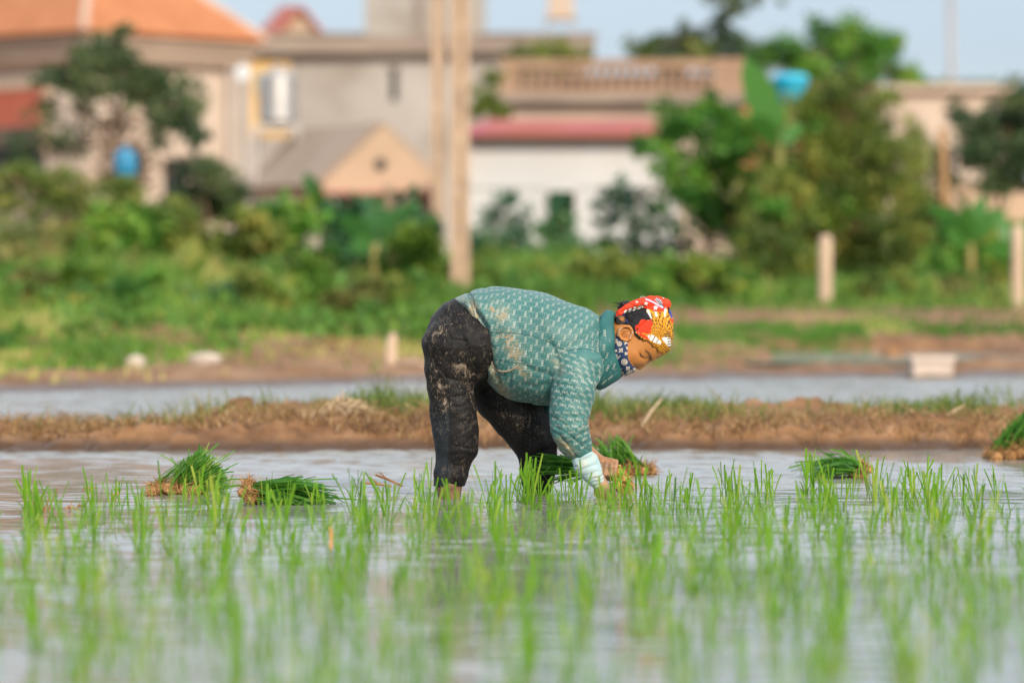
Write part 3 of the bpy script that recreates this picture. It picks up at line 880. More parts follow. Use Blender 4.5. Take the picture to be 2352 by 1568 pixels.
def drum(px, py, w, h, Y, mat, label, tilt=0.0):
    c = at(px, py, Y); r_ = M(w, Y) / 2; hh = M(h, Y)
    o = empty("plastic_drum", (c[0], c[1], c[2] - hh / 2), label, "drum")
    prof = [(r_ * .75, 0), (r_ * .93, hh * .06), (r_, hh * .2), (r_ * .95, hh * .32), (r_ * .95, hh * .36), (r_, hh * .42), (r_, hh * .66), (r_ * .95, hh * .70), (r_ * .95, hh * .74), (r_ * .97, hh * .85), (r_ * .7, hh * .96), (r_ * .3, hh)]
    MB().lathe((c[0], c[1], c[2] - hh / 2), prof, 20).build("body", mat, o, smooth=True)
    MB().lathe((c[0], c[1], c[2] + hh / 2 - .005), [(r_ * .3, 0), (r_ * .3, .05), (r_ * .26, .07)], 12).build("lid", mat, o)
    MB().tube([(c[0], c[1], ZB), (c[0], c[1], c[2] - hh / 2 - .002)], r_ * .5, 8).build("stand", m_greyd, o)
    return o


drum(288, 375, 54, 60, 54.0, m_blue, "round blue plastic drum under the dark tree on the left")
c_ = at(1815, 205, 52.0); r_ = M(43, 52.0); hh = M(72, 52.0)
dr = empty("plastic_tub", (c_[0], c_[1], c_[2] - hh / 2), "bright cyan plastic tub held up among the tall shrubs on the right", "tub")
MB().lathe((c_[0], c_[1], c_[2] - hh / 2), [(r_ * .45, 0), (r_ * .55, hh * .1), (r_ * .72, hh * .35), (r_ * .93, hh * .62), (r_ * 1.0, hh * .78), (r_ * 1.04, hh * .80), (r_ * 1.04, hh * .85), (r_ * .97, hh * .86), (r_ * .8, hh * .97), (r_ * .3, hh)], 20).build("body", m_cyan, dr, smooth=True)
MB().tube([(c_[0], c_[1], ZB), (c_[0], c_[1], c_[2] - hh / 2 - .002)], r_ * .3, 8).build("stand", m_greyd, dr)
# ------------------------------------------------------------------ trees and shrubs
m_bark = mat_noise("bark", (0.16, 0.10, 0.06), (0.28, 0.19, 0.12), 4, 0.9)
m_barkp = mat_noise("pale_bark", (0.30, 0.20, 0.12), (0.42, 0.29, 0.18), 3, 0.9)
LEAF = {
    "dark": mat_leaf("dark_leaves", (0.043, 0.087, 0.038), (0.109, 0.167, 0.061), (0.203, 0.246, 0.102), 0.25),
    "olive": mat_leaf("olive_leaves", (0.085, 0.145, 0.026), (0.270, 0.335, 0.062), (0.46, 0.42, 0.10), 0.3),
    "green": mat_leaf("green_leaves", (0.040, 0.150, 0.022), (0.150, 0.370, 0.045), (0.36, 0.48, 0.08), 0.3),
    "cool": mat_leaf("cool_green_leaves", (0.032, 0.116, 0.055), (0.094, 0.254, 0.099), (0.203, 0.362, 0.131), 0.3),
    "bright": mat_leaf("bright_green_leaves", (0.057, 0.138, 0.014), (0.161, 0.287, 0.029), (0.345, 0.380, 0.057), 0.35),
    "pale": mat_leaf("yellow_green_leaves", (0.115, 0.149, 0.034), (0.253, 0.265, 0.069), (0.460, 0.345, 0.138), 0.3),
    "straw": mat_leaf("dry_twigs", (0.16, 0.10, 0.06), (0.30, 0.21, 0.14), (0.36, 0.27, 0.18), 0.1),
}


def crown(clumps, Y, dens, leaf, asp, depth=1.0, up=0.15):
    cs, ts = [], []
    for cl in clumps:
        px, py, r_ = cl[:3]
        dm = cl[3] if len(cl) > 3 else 1.0
        c = at(px, py, Y + rng.uniform(-0.5, 0.5) * depth)
        rr = M(r_, Y) * 1.18
        # several sub-clumps inside each clump, so that the outline is uneven and gaps stay open
        nsub = max(3, int(9 * dm))
        base_t = rng.uniform(0.0, 0.85)
        for s in range(nsub):
            q = rng.standard_normal(3); q /= np.linalg.norm(q)
            sc_ = c + q * rr * rng.random() ** 0.5 * np.array((1.0, depth * 0.8, 0.95))
            rs = rr * rng.uniform(0.4, 0.72)
            k = max(14, int(dens * dm * (rs / leaf) ** 2 * 15.0))
            p = rng.standard_normal((k, 3)); p /= np.linalg.norm(p, axis=1)[:, None]
            p = sc_ + p * (rng.random((k, 1)) ** 0.45) * rs * np.array((1.1, 1.1, 0.85))
            cs.append(p)
            ts.append(np.clip(base_t + rng.uniform(-.3, .3) + 0.15 * rng.standard_normal(k), 0, 1))
    return leafquads(np.concatenate(cs), leaf, asp, up, np.concatenate(ts))


def tree(name, label, cat, px, base_py, Y, clumps, kind, trunk=None, tw=10, limbs=(), dens=1.0, leaf=0.13, asp=0.5, depth=1.0, bark=None, group=None, extra=()):
    bark = bark or m_bark
    x = PX(px, Y); zb = gz(x, Y)
    t = empty(name, (x, Y, zb), label, cat, group)
    leaf *= 0.8
    V, F, T = crown(clumps, Y, dens, leaf, asp, depth)
    mesh_np("crown", V, F, LEAF[kind], t, fattr=T)
    for kd, cl2, d2, lf2 in extra:
        V, F, T = crown(cl2, Y, d2, lf2, 0.35, depth)
        mesh_np("crown", V, F, LEAF[kd], t, fattr=T)
    if trunk is None:
        cxm = float(np.mean([c[0] for c in clumps])); cym = float(np.mean([c[1] for c in clumps]))
        trunk = [(px, None), (cxm, cym)]
    pts = []
    for k, (tx, ty) in enumerate(trunk):
        pts.append(np.array((PX(tx, Y), Y, zb - .15)) if ty is None else at(tx, ty, Y))
    w = M(tw, Y) / 2
    mb = MB(); mb.tube(pts, list(np.linspace(w, w * .5, len(pts))), 8)
    tip = pts[-1]; mid_ = pts[-2] + (pts[-1] - pts[-2]) * .4
    for j, cl in enumerate(clumps):
        if j % 2 == 0 or len(clumps) < 6:
            s0 = mid_ if j % 4 else tip
            e_ = at(cl[0], cl[1], Y + rng.uniform(-.3, .3) * depth)
            mb.tube([s0, (s0 + e_) / 2 + (0, 0, .05), e_], [w * .45, w * .3, w * .12], 5)
    mb.build("trunk", bark, t)
    return t


tree("tree", "sparse dark tree standing in front of the orange roofed house", "tree", 285, None, 56.0,
     [(262, 100, 42), (228, 135, 52), (296, 150, 55), (182, 160, 55), (145, 190, 40), (345, 185, 52), (390, 215, 55), (425, 265, 40), (425, 315, 34, .8), (335, 235, 40, .7), (245, 205, 45, .6),
      (395, 255, 44), (180, 210, 40, .8), (120, 300, 50, .5), (60, 330, 55, .6), (160, 330, 44, .5), (370, 300, 34, .5), (455, 325, 26, .7), (90, 370, 60, .7), (125, 245, 40, .6), (200, 255, 38, .5), (100, 185, 26, .7), (440, 370, 30, .7), (300, 215, 36, .6), (275, 75, 24, .8), (365, 340, 30, .5)], "dark",
     trunk=[(285, None), (280, 480), (272, 380), (268, 250)], tw=20, dens=1.0, leaf=0.15, depth=0.9,
     extra=[("straw", [(270, 280, 60, .6), (310, 330, 60, .5), (220, 300, 50, .5), (350, 380, 50, .4), (250, 400, 60, .4), (300, 360, 34, .6), (270, 390, 30, .6), (320, 410, 40, .5)], 0.6, 0.16)])
tree("bush", "dark rounded bush beside the legs of the steel tank", "bush", 480, None, 51.0,
     [(482, 395, 42), (500, 440, 50), (445, 470, 55), (500, 490, 46), (400, 500, 46), (530, 450, 30), (440, 420, 35)], "dark", tw=14, dens=1.2, leaf=0.13)
t3 = tree("tree", "slim leaning pale trunk with a shaggy olive crown at the left edge", "tree", 178, None, 44.0,
          [(60, 440, 60), (130, 420, 55), (200, 440, 50), (20, 500, 60), (100, 500, 60), (250, 460, 50), (300, 500, 55), (210, 510, 50), (40, 560, 55), (330, 540, 45), (10, 400, 40), (160, 560, 55), (250, 540, 55), (70, 400, 40), (340, 480, 40), (-20, 450, 60), (280, 430, 34), (100, 450, 60), (180, 480, 60), (240, 500, 55), (360, 500, 45)], "olive",
          trunk=[(178, None), (168, 620), (150, 530), (122, 395)], tw=26, dens=0.9, leaf=0.26, asp=0.16, bark=m_barkp, depth=1.2)
tree("shrub", "yellowing shaggy shrub under the leaning trunk", "shrub", 60, None, 42.5,
     [(30, 545, 40), (60, 590, 50), (110, 570, 40), (20, 600, 40), (150, 610, 40), (90, 630, 40)], "pale", tw=10, dens=0.6, leaf=0.24, asp=0.18)
tree("shrub", "green shrub below the round blue drum", "shrub", 300, None, 43.5,
     [(230, 520, 44), (290, 510, 44), (345, 525, 44), (240, 560, 50), (300, 560, 50), (350, 570, 50), (280, 610, 50), (220, 620, 50), (340, 620, 50)], "green", tw=10, dens=0.8, leaf=0.16)
tree("shrub", "olive shrub between the dark rounded bush and the grassy bank", "shrub", 450, None, 44.0,
     [(370, 500, 40), (420, 510, 38), (590, 515, 34), (550, 510, 30), (390, 530, 44), (450, 540, 40), (560, 530, 40), (620, 545, 36), (400, 560, 50), (470, 555, 45), (540, 560, 50), (590, 580, 44), (440, 610, 50), (520, 615, 50)], "olive", tw=10, dens=0.9, leaf=0.15)
tree("shrub", "bright green shrub in front of the tan hut's left side", "shrub", 660, None, 45.0,
     [(650, 485, 34), (690, 490, 30), (620, 500, 36), (640, 520, 42), (690, 530, 44), (610, 560, 44), (670, 580, 50), (730, 590, 40)], "green", tw=10, dens=0.9, leaf=0.17)
tree("shrub", "dark green shrub below the tan gable of the hut", "shrub", 830, None, 46.0,
     [(770, 500, 34), (830, 490, 34), (870, 480, 28), (960, 530, 34), (990, 510, 22), (800, 540, 44), (850, 530, 40), (880, 560, 44), (790, 590, 44), (850, 600, 46), (930, 500, 34), (940, 470, 25)], "cool", tw=10, dens=0.9, leaf=0.2)
tree("shrub", "lime green bush at the foot of the two concrete poles", "bush", 945, None, 41.5,
     [(930, 545, 30), (970, 535, 26), (925, 575, 38), (965, 565, 36), (990, 590, 30), (940, 620, 40), (980, 630, 36), (905, 620, 30)], "bright", tw=8, dens=1.1, leaf=0.12)
tree("shrub", "loose cool green bush rising against the white house wall", "bush", 1160, None, 54.0,
     [(1165, 440, 26, .5), (1175, 480, 38, .6), (1140, 520, 40, .8), (1200, 520, 40, .8), (1110, 560, 44), (1160, 570, 50), (1220, 570, 45), (1100, 610, 40), (1180, 620, 50), (1240, 620, 40)], "cool", tw=10, dens=0.75, leaf=0.14)
tree("shrub", "dark green bush in front of the doorway of the white house", "bush", 1285, None, 55.5,
     [(1285, 475, 24), (1290, 520, 34), (1270, 545, 36), (1310, 560, 36), (1280, 590, 50), (1340, 600, 40)], "cool", tw=10, dens=1.1, leaf=0.13)
tree("shrub", "thin shrub with gaps showing white wall right of the doorway", "shrub", 1450, None, 53.0,
     [(1390, 450, 26, .6), (1430, 440, 30, .7), (1480, 450, 34, .7), (1400, 500, 30, .6), (1460, 510, 40, .7), (1520, 500, 36, .8), (1400, 560, 44, .8), (1470, 580, 50, .9), (1540, 570, 45, .9)], "cool", tw=9, dens=0.7, leaf=0.17)
tree("tree", "dense green tree overlapping the right end of the white house", "tree", 1620, None, 51.5,
     [(1475, 335, 30), (1530, 320, 48), (1570, 270, 46), (1610, 310, 58), (1660, 300, 55), (1700, 340, 55), (1590, 370, 60), (1530, 375, 45), (1660, 390, 62), (1720, 410, 52), (1600, 440, 55), (1680, 470, 55),
      (1550, 440, 40, .7), (1620, 250, 40), (1600, 520, 50, .7), (1680, 540, 50, .8), (1650, 240, 30), (1725, 470, 45), (1730, 530, 45), (1735, 300, 34), (1720, 590, 45)], "green", tw=18, dens=1.0, leaf=0.15)
tree("shrub", "tall feathery olive shrub below the bright cyan tub", "shrub", 1930, None, 49.5,
     [(1930, 190, 40), (1900, 240, 46), (1960, 250, 50), (1870, 290, 55), (1940, 310, 60), (2010, 310, 55), (1830, 350, 55), (1900, 370, 62), (1980, 380, 62), (2050, 370, 50), (1790, 400, 46), (1850, 430, 62),
      (1930, 450, 66), (2010, 450, 62), (1780, 480, 54), (1860, 510, 64), (1950, 530, 66), (2040, 520, 55), (2090, 440, 36), (1800, 560, 58), (1880, 590, 60), (1980, 600, 60), (2060, 590, 50), (1750, 600, 40), (1780, 320, 36), (1840, 250, 40), (2020, 250, 40), (2080, 310, 40), (1800, 270, 36), (2090, 380, 44), (2110, 470, 40), (2100, 560, 44), (1740, 440, 40), (1740, 520, 44)], "olive", extra=[("green", [(1810, 400, 50), (1890, 470, 60), (1780, 540, 50), (1960, 560, 60), (2040, 430, 50), (1930, 350, 46), (1860, 300, 40)], 0.6, 0.14)],
     tw=14, dens=0.95, leaf=0.13, asp=0.4)
tree("tree", "wispy dark tree against the sky above the balustrade", "tree", 1640, None, 84.0,
     [(1480, 118, 36), (1530, 112, 40), (1585, 115, 38), (1640, 112, 36), (1575, 62, 14, .6), (1600, 85, 20, .6), (1650, 60, 26), (1665, 30, 26), (1690, 8, 28), (1740, 2, 18, .6), (1650, -30, 40), (1700, 98, 30), (1745, 125, 34), (1790, 5, 10, .5), (1560, 150, 40), (1680, 140, 40)], "dark",
     tw=12, dens=1.0, leaf=0.19, depth=1.6, extra=[("olive", [(1485, 125, 30), (1545, 120, 30), (1610, 125, 30)], 0.7, 0.17)])
tree("tree", "broad dark green tree on the skyline right of the wispy one", "tree", 1960, None, 80.0,
     [(1740, 125, 28, .8), (1775, 140, 34, .8), (1825, 105, 26, .7), (1835, 150, 36), (1880, 68, 30), (1925, 85, 44), (1970, 90, 48), (2015, 100, 42), (2060, 100, 24, .7), (1900, 120, 44), (1960, 140, 52), (2020, 150, 48), (2065, 165, 38), (1850, 140, 36), (1800, 125, 40, .8), (1770, 100, 20, .6), (2095, 185, 24), (1850, 175, 40), (1940, 185, 44)], "green",
     tw=14, dens=1.0, leaf=0.19, depth=1.6)
tree("bush", "low olive bush showing over the flat grey roof", "bush", 1260, None, 77.0,
     [(1195, 128, 26), (1240, 118, 30), (1290, 122, 28), (1330, 132, 22), (1210, 150, 26), (1280, 150, 26), (1150, 190, 22)], "olive", tw=8, dens=1.0, leaf=0.18)
tree("bush", "dark narrow bush beside the thick pole and terrace", "bush", 1120, None, 66.0,
     [(1130, 190, 22), (1115, 225, 28), (1135, 250, 26), (1100, 255, 22), (1150, 262, 18)], "olive", tw=8, dens=1.1, leaf=0.16)
for k, (px, top, w, lab) in enumerate([(2110, 192, 60, "far low treetop behind the pale flat house, nearest the broad tree"), (2190, 196, 46, "far low treetop at the foot of the thin mast"),
                                       (2262, 200, 50, "far low treetop right of the thin mast"), (2335, 205, 50, "far treetop at the right edge of the skyline")]):
    tree("tree", lab, "tree", px, None, 112.0 + 3 * k, [(px - w * .5, top + 14, w * .45), (px, top + 4, w * .5), (px + w * .5, top + 12, w * .45), (px, top + 40, w * .7), (px - w * .4, top + 60, w * .6), (px + w * .4, top + 60, w * .6)],
         "dark" if k % 2 else "olive", tw=8, dens=0.9, leaf=0.26, depth=2.0, group="far trees on the skyline")
tree("tree", "dark leafy tree at the right edge in front of the pale house", "tree", 2290, None, 57.0,
     [(2225, 270, 36), (2270, 265, 40), (2320, 270, 44), (2250, 310, 46), (2310, 320, 52), (2360, 300, 44), (2240, 355, 40), (2300, 370, 52), (2350, 370, 50), (2290, 410, 36), (2340, 410, 36), (2330, 215, 30), (2350, 250, 36)], "dark",
     tw=14, dens=1.15, leaf=0.15)
tree("shrub", "open brownish shrub between the olive shrub and the bamboo stake", "shrub", 2130, None, 58.0,
     [(2090, 300, 30, .5), (2130, 320, 34, .4), (2110, 350, 40, .5), (2150, 380, 34, .4), (2100, 410, 40, .7), (2140, 450, 44, .9), (2090, 480, 44), (2150, 500, 40), (2190, 440, 34, .8), (2110, 550, 50), (2170, 570, 46), (2220, 400, 26, .5), (2060, 530, 50), (2110, 500, 50), (2200, 520, 44), (2060, 600, 50), (2130, 610, 50), (2210, 590, 46)], "olive", tw=10, dens=0.7, leaf=0.14)
tree("shrub", "dark shrub beneath the banana plants on the right", "shrub", 2230, None, 48.0,
     [(2180, 560, 44), (2240, 560, 44), (2300, 570, 44), (2350, 560, 40), (2210, 610, 46), (2280, 620, 46), (2340, 620, 40), (2140, 620, 40)], "green", tw=8, dens=0.9, leaf=0.15)
tree("shrub", "low yellow green plants below the white house's right corner", "shrub", 1620, None, 41.8,
     [(1545, 620, 26), (1600, 615, 28), (1660, 625, 26), (1560, 655, 26), (1610, 650, 28), (1660, 660, 28), (1700, 665, 26), (1590, 690, 26), (1640, 690, 26), (1540, 690, 22)], "bright", tw=5, dens=1.0, leaf=0.14)
tree("shrub", "wide grey green bush on the bank right of the thick pole", "shrub", 1200, None, 44.0,
     [(1120, 640, 40), (1180, 630, 40), (1250, 640, 40), (1320, 640, 40), (1150, 670, 36), (1230, 675, 36), (1390, 640, 36), (1440, 650, 34), (1350, 600, 34), (1420, 600, 36), (1480, 620, 36), (1110, 600, 34), (1060, 630, 30)], "olive", tw=6, dens=0.8, leaf=0.14)
tree("shrub", "cool green weeds bushing up on the left part of the bank", "shrub", 480, None, 38.5,
     [(430, 680, 36), (490, 675, 40), (545, 685, 36), (400, 710, 34), (470, 720, 40), (540, 715, 36)], "cool", tw=6, dens=0.8, leaf=0.12)

# bare stakes
Y = 50.0
mb = MB(); mb.tube([(PX(2174, Y), Y, gz(PX(2174, Y), Y) - .2), at(2168, 430, Y), at(2164, 295, Y)], [M(13, Y), M(11, Y), M(9, Y)], 8)
o = mb.build("bamboo_stake", mat_noise("brown_bamboo", (0.30, 0.16, 0.07), (0.42, 0.25, 0.11), 3, 0.7), loc=(PX(2174, Y), Y, gz(PX(2174, Y), Y)), smooth=True)
tag(o, "upright brown bamboo stake left of the dark tree on the right", "stake")
Y = 44.5
mb = MB(); mb.tube([(PX(905, Y), Y, gz(PX(905, Y), Y) - .2), at(902, 520, Y), at(893, 440, Y), at(885, 425, Y)], [M(15, Y), M(13, Y), M(12, Y), M(7, Y)], 8)
mb.tube([at(902, 520, Y), at(925, 470, Y), at(945, 445, Y)], [M(8, Y), M(7, Y), M(4, Y)], 6)
o = mb.build("tree_stump", m_barkp, loc=(PX(905, Y), Y, gz(PX(905, Y), Y)), smooth=True)
tag(o, "pale bare forked trunk in front of the tan hut", "tree trunk")


# banana plants: every leaf a curved, ribbed blade
def banana_leaf(b, tip, width, sag=0.12, roll=0.0, n=9):
    b, tip = np.array(b, float), np.array(tip, float)
    d = tip - b; L = np.linalg.norm(d)
    side = np.cross(d, (0, 1, 0)); side /= np.linalg.norm(side) + 1e-9
    side = side * math.cos(roll) + np.array((0, 1, 0)) * math.sin(roll)
    V, F = [], []
    for i in range(n + 1):
        t = i / n
        c = b + d * t + np.array((0, 0, sag * L * math.sin(math.pi * t) - sag * 0.6 * L * t * t))
        w = width / 2 * (math.sin(math.pi * min(1, t * 0.86 + 0.14)) ** 0.6 if t > 0.12 else 0.12)
        wig = 1 + 0.10 * math.sin(i * 2.7)
        V += [c - side * w * wig + (0, 0, -w * .25), c, c + side * w * wig + (0, 0, -w * .25)]
    for i in range(n):
        q = i * 3
        F += [(q, q + 1, q + 4, q + 3), (q + 1, q + 2, q + 5, q + 4)]
    return V, F


m_ban = mat_leaf("banana_leaf", (0.03, 0.12, 0.02), (0.07, 0.22, 0.03), (0.30, 0.30, 0.05), 0.35, rough=0.4, spec=0.45)
m_banstem = mat_noise("banana_stem", (0.16, 0.17, 0.04), (0.30, 0.24, 0.07), 4, 0.6)


def banana(px, Y, top_py, leaves, label, roll=.5, tw=22):
    x = PX(px, Y); zb = gz(x, Y)
    t = empty("banana_plant", (x, Y, zb), label, "banana plant", "banana plants below the village")
    crown_ = at(px, top_py, Y)
    MB().tube([(x, Y, zb - .15), crown_ * .5 + np.array((x, Y, zb)) * .5, crown_], [M(tw, Y) / 2, M(tw, Y) * .42, M(tw, Y) * .3], 10).build("stem", m_banstem, t, smooth=True)
    for (tx, ty, w, dy, ti) in leaves:
        V, F = banana_leaf(crown_, at(tx, ty, Y + dy), M(w, Y), rng.uniform(0.05, 0.16), rng.uniform(-roll, roll))
        mb = MB(); mb.add(V, F, ti); mb.build("leaf", m_ban, t, smooth=True)


banana(742, 46.5, 500, [(700, 388, 40, .2, .5), (716, 420, 30, -.2, .8), (772, 478, 34, .3, .4), (690, 500, 36, -.3, .6), (790, 540, 34, -.2, .3), (735, 430, 26, .4, .7)], "banana plant with upright leaves left of the tan hut")
banana(860, 43.5, 560, [(775, 490, 48, .2, .25), (800, 560, 50, -.3, .35), (910, 470, 40, .3, .2), (960, 455, 34, -.2, .3), (950, 530, 44, .1, .4), (840, 470, 40, .4, .15)], "dark leaved banana plant beside the forked trunk")
banana(1790, 47.6, 335, [(1712, 124, 78, 0, .75), (1752, 190, 36, .4, .5), (1730, 260, 40, -.3, .35), (1845, 280, 36, .3, .6)], "tall banana plant with one huge upright leaf left of the cyan tub", roll=.12, tw=30)
banana(2230, 46.5, 560, [(2128, 462, 44, .2, .5), (2170, 520, 40, -.2, .6), (2262, 440, 40, .3, .5), (2310, 470, 46, -.1, .7), (2340, 500, 40, .2, .9), (2215, 450, 34, -.3, .4)], "banana plant with spread leaves right of the bamboo stake")
banana(2330, 45.0, 590, [(2290, 480, 40, .2, .6), (2370, 490, 44, .1, .7), (2260, 560, 44, -.2, .5), (2390, 560, 40, .2, .4)], "banana plant behind the taller pale post at the right edge")
banana(436, 40.5, 640, [(450, 535, 46, .1, .97), (412, 560, 36, .3, .95), (475, 590, 30, -.2, .85), (395, 620, 30, .2, .7)], "young banana plant with one yellowing leaf on the left bank", tw=14)
banana(1560, 42.5, 660, [(1530, 560, 34, .1, .8), (1585, 580, 34, .3, .6), (1610, 620, 30, -.2, .7), (1520, 620, 30, .2, .5)], "small banana plant on the bank below the dense green tree", tw=14)

# taller weeds and shoots standing up out of the bank
for k, (px, Y, h_px, w_, kind, lab) in enumerate([
        (60, 38.0, 90, 60, "pale", "tall yellowish weed clump at the left edge of the bank"), (200, 39.0, 80, 60, "bright", "bright green weed clump below the leaning trunk"),
        (330, 37.5, 70, 60, "green", "dark green weed clump left of the yellowing banana plant"), (590, 38.5, 80, 70, "olive", "olive weed clump right of the cool green weeds"),
        (700, 39.5, 90, 60, "bright", "lush weed clump in front of the upright banana plant"), (800, 38.0, 70, 70, "pale", "dry yellowish weed clump left of the thick concrete pole"),
        (900, 39.0, 76, 50, "olive", "olive weed clump at the foot of the lime green bush"), (1480, 41.5, 70, 60, "green", "green weed clump left of the low yellow green plants"),
        (1300, 40.0, 50, 60, "bright", "bright low weed clump above the person's back"), (2030, 42.0, 60, 70, "olive", "olive weed clump right of the short pale post"), (2230, 42.0, 60, 70, "pale", "yellowish weed clump left of the taller pale post")]):
    x = PX(px, Y); z0 = gz(x, Y)
    py0 = YH - (z0 - H_CAM) * F_PX / Y
    cl = [(px + rng.uniform(-w_, w_) * .8, py0 - rng.uniform(.15, 1.0) * h_px, rng.uniform(.28, .45) * w_) for q in range(9)]
    tree("weed_clump", lab, "weeds", px, None, Y, cl, kind, tw=4, dens=0.9, leaf=0.15, asp=0.3, depth=0.8)

tree("shrub", "olive green shrub hiding the stem of the tall banana plant", "shrub", 1785, None, 46.4,
     [(1780, 430, 38), (1805, 470, 44), (1765, 500, 44), (1800, 540, 46), (1750, 560, 40), (1790, 600, 46), (1840, 590, 40), (1800, 390, 26), (1830, 520, 36)], "olive", tw=6, dens=0.9, leaf=0.13,
     extra=[("green", [(1770, 470, 36), (1810, 560, 40)], .6, .14)])
# ------------------------------------------------------------------ planted rice
m_rice = mat_leaf("rice_blades", (0.075, 0.215, 0.010), (0.190, 0.40, 0.022), (0.38, 0.47, 0.06), trans=0.5, rough=0.45, spec=0.35)
m_rice_d = mat_leaf("bundle_blades", (0.03, 0.15, 0.016), (0.11, 0.29, 0.028), (0.30, 0.40, 0.07), trans=0.38, rough=0.45, spec=0.4)
m_root = mat_noise("rice_roots", (0.22, 0.10, 0.035), (0.50, 0.28, 0.11), 60, 0.9, bumps=0.5)


def ribbon(pts, widths, side, fold=0.15):
    V, F = [], []
    for p, w in zip(pts, widths):
        V += [p - side * w / 2, p + side * w / 2]
    for i in range(len(pts) - 1):
        q = 2 * i
        F.append((q, q + 1, q + 3, q + 2))
    return V, F


def rice_mesh(seed, nb, h):
    r = np.random.default_rng(seed)
    V, F, T = [], [], []
    for k in range(nb):
        a = r.uniform(0, 2 * np.pi); d = np.array((math.cos(a), math.sin(a), 0))
        base = np.array((r.normal(0, .013), r.normal(0, .013), -0.03))
        kind = r.random()
        L = h * r.uniform(0.6, 1.12) + .03
        tn = float(np.clip(r.normal(0.6, .2), 0, 1))
        sa = r.uniform(0, np.pi); side = np.array((math.cos(sa), math.sin(sa), 0))
        if kind < 0.6:        # stiff blade, tip trimmed flat
            ln = abs(r.normal(0.12, 0.17))
            ts = np.linspace(0, 1, 5)
            pts = [base + np.array((0, 0, 1)) * L * t * math.cos(ln * t) + d * L * math.sin(ln) * t ** 1.5 for t in ts]
            w = r.uniform(0.0040, 0.0080)
            ws = [w * v for v in (0.35, 0.5, 0.8, 1.0, 0.95)]
        else:                  # thin arching blade with a pointed tip
            L *= r.uniform(0.75, 1.05); ts = np.linspace(0, 1, 7); cv = r.uniform(0.55, 1.15)
            pts = [base + np.array((0, 0, 1)) * L * (t - 0.52 * cv * t ** 2.2) + d * L * 0.7 * cv * t ** 1.6 for t in ts]
            w = r.uniform(0.003, 0.0055)
            ws = [w * v for v in (0.5, 0.8, 1, 1, .85, .55, .1)]
            side = np.array((-d[1], d[0], 0))
        v, f = ribbon(pts, ws, side)
        o_ = len(V); V += v; F += [tuple(i + o_ for i in q) for q in f]; T += [tn] * len(f)
    return np.array(V), F, T


variants = []
for s in range(14):
    V, F, T = rice_mesh(100 + s, int(rng.integers(7, 15)), float(rng.uniform(0.12, 0.165)))
    variants.append((V, F, T))
spots = []
y = 6.75
rr_ = np.random.default_rng(21)
while y < 14.1:
    half = 0.1345 * y + 0.06
    x = -half + rr_.uniform(0, .2)
    while x < half:
        xx, yy = x + rr_.normal(0, .045), y + rr_.normal(0, .075)
        lim = np.interp(xx, [-2, -1.1, -0.6, -0.25, 0.35, 0.6, 2.2], [13.3, 13.1, 13.1, 13.4, 13.5, 13.8, 14.1])
        if yy < lim and rr_.random() < 0.93: spots.append((xx, yy))
        x += rr_.uniform(0.13, 0.215) * np.interp(y, [7, 10, 12.3, 14], [1.02, .95, .88, .78])
    y += 0.268
# a few planted exactly where the photo shows them round the feet and the hand
spots += [at(px, py, 7056 / (py - YH))[:2].tolist() for px, py in ((1030, 1172), (1060, 1190), (1235, 1170), (1215, 1160), (1120, 1165), (1300, 1155), (1320, 1172), (1425, 1160), (1480, 1168), (990, 1168), (1450, 1185), (1275, 1186))]
print("rice clumps", len(spots))
spots.sort(key=lambda q: q[1])
near_spots, far_spots = spots[:300], spots[300:]
rice_me = []
for i, (x, y) in enumerate(near_spots):
    v = i % len(variants)
    if i < len(variants):
        V, F, T = variants[v]
        o = mesh_np("rice_clump", V, F, m_rice, loc=(0, 0, 0), fattr=T)
        rice_me.append(o)
    else:
        o = rice_me[v].copy(); COL.objects.link(o)
    o.location = (x, y, 0); o.rotation_euler = (rr_.normal(0, .06), rr_.normal(0, .06), rr_.uniform(0, 6.28))
    s_ = rr_.uniform(0.78, 1.12); o.scale = (s_, s_, s_ * rr_.uniform(.85, 1.1))
    tag(o, "tuft of bright green rice seedlings planted in the flooded paddy in front of the person", "rice plant", "rice seedlings planted in the paddy")

# the smaller looking tufts farther out, next to the person, as one mass
Vs, Fs, Ts = [], [], []
for i, (x, y) in enumerate(far_spots):
    V, F, T = variants[i % len(variants)]
    s_ = rr_.uniform(0.78, 1.12)
    Q = rot_z(V * np.array((s_, s_, s_ * rr_.uniform(.85, 1.1))), rr_.uniform(0, 6.28), (0, 0, 0))
    Q[:, 0] += Q[:, 2] * rr_.normal(0, .06)
    n0 = sum(len(q) for q in Vs)
    Vs.append(Q + np.array((x, y, 0))); Fs += [tuple(k + n0 for k in f) for f in F]; Ts += T
o = mesh_np("rice_seedlings", np.concatenate(Vs), Fs, m_rice, loc=(0, 13, 0), fattr=Ts)
tag(o, "farthest rows of newly planted rice seedlings around the person's feet and hands", "rice plants", kind="stuff")


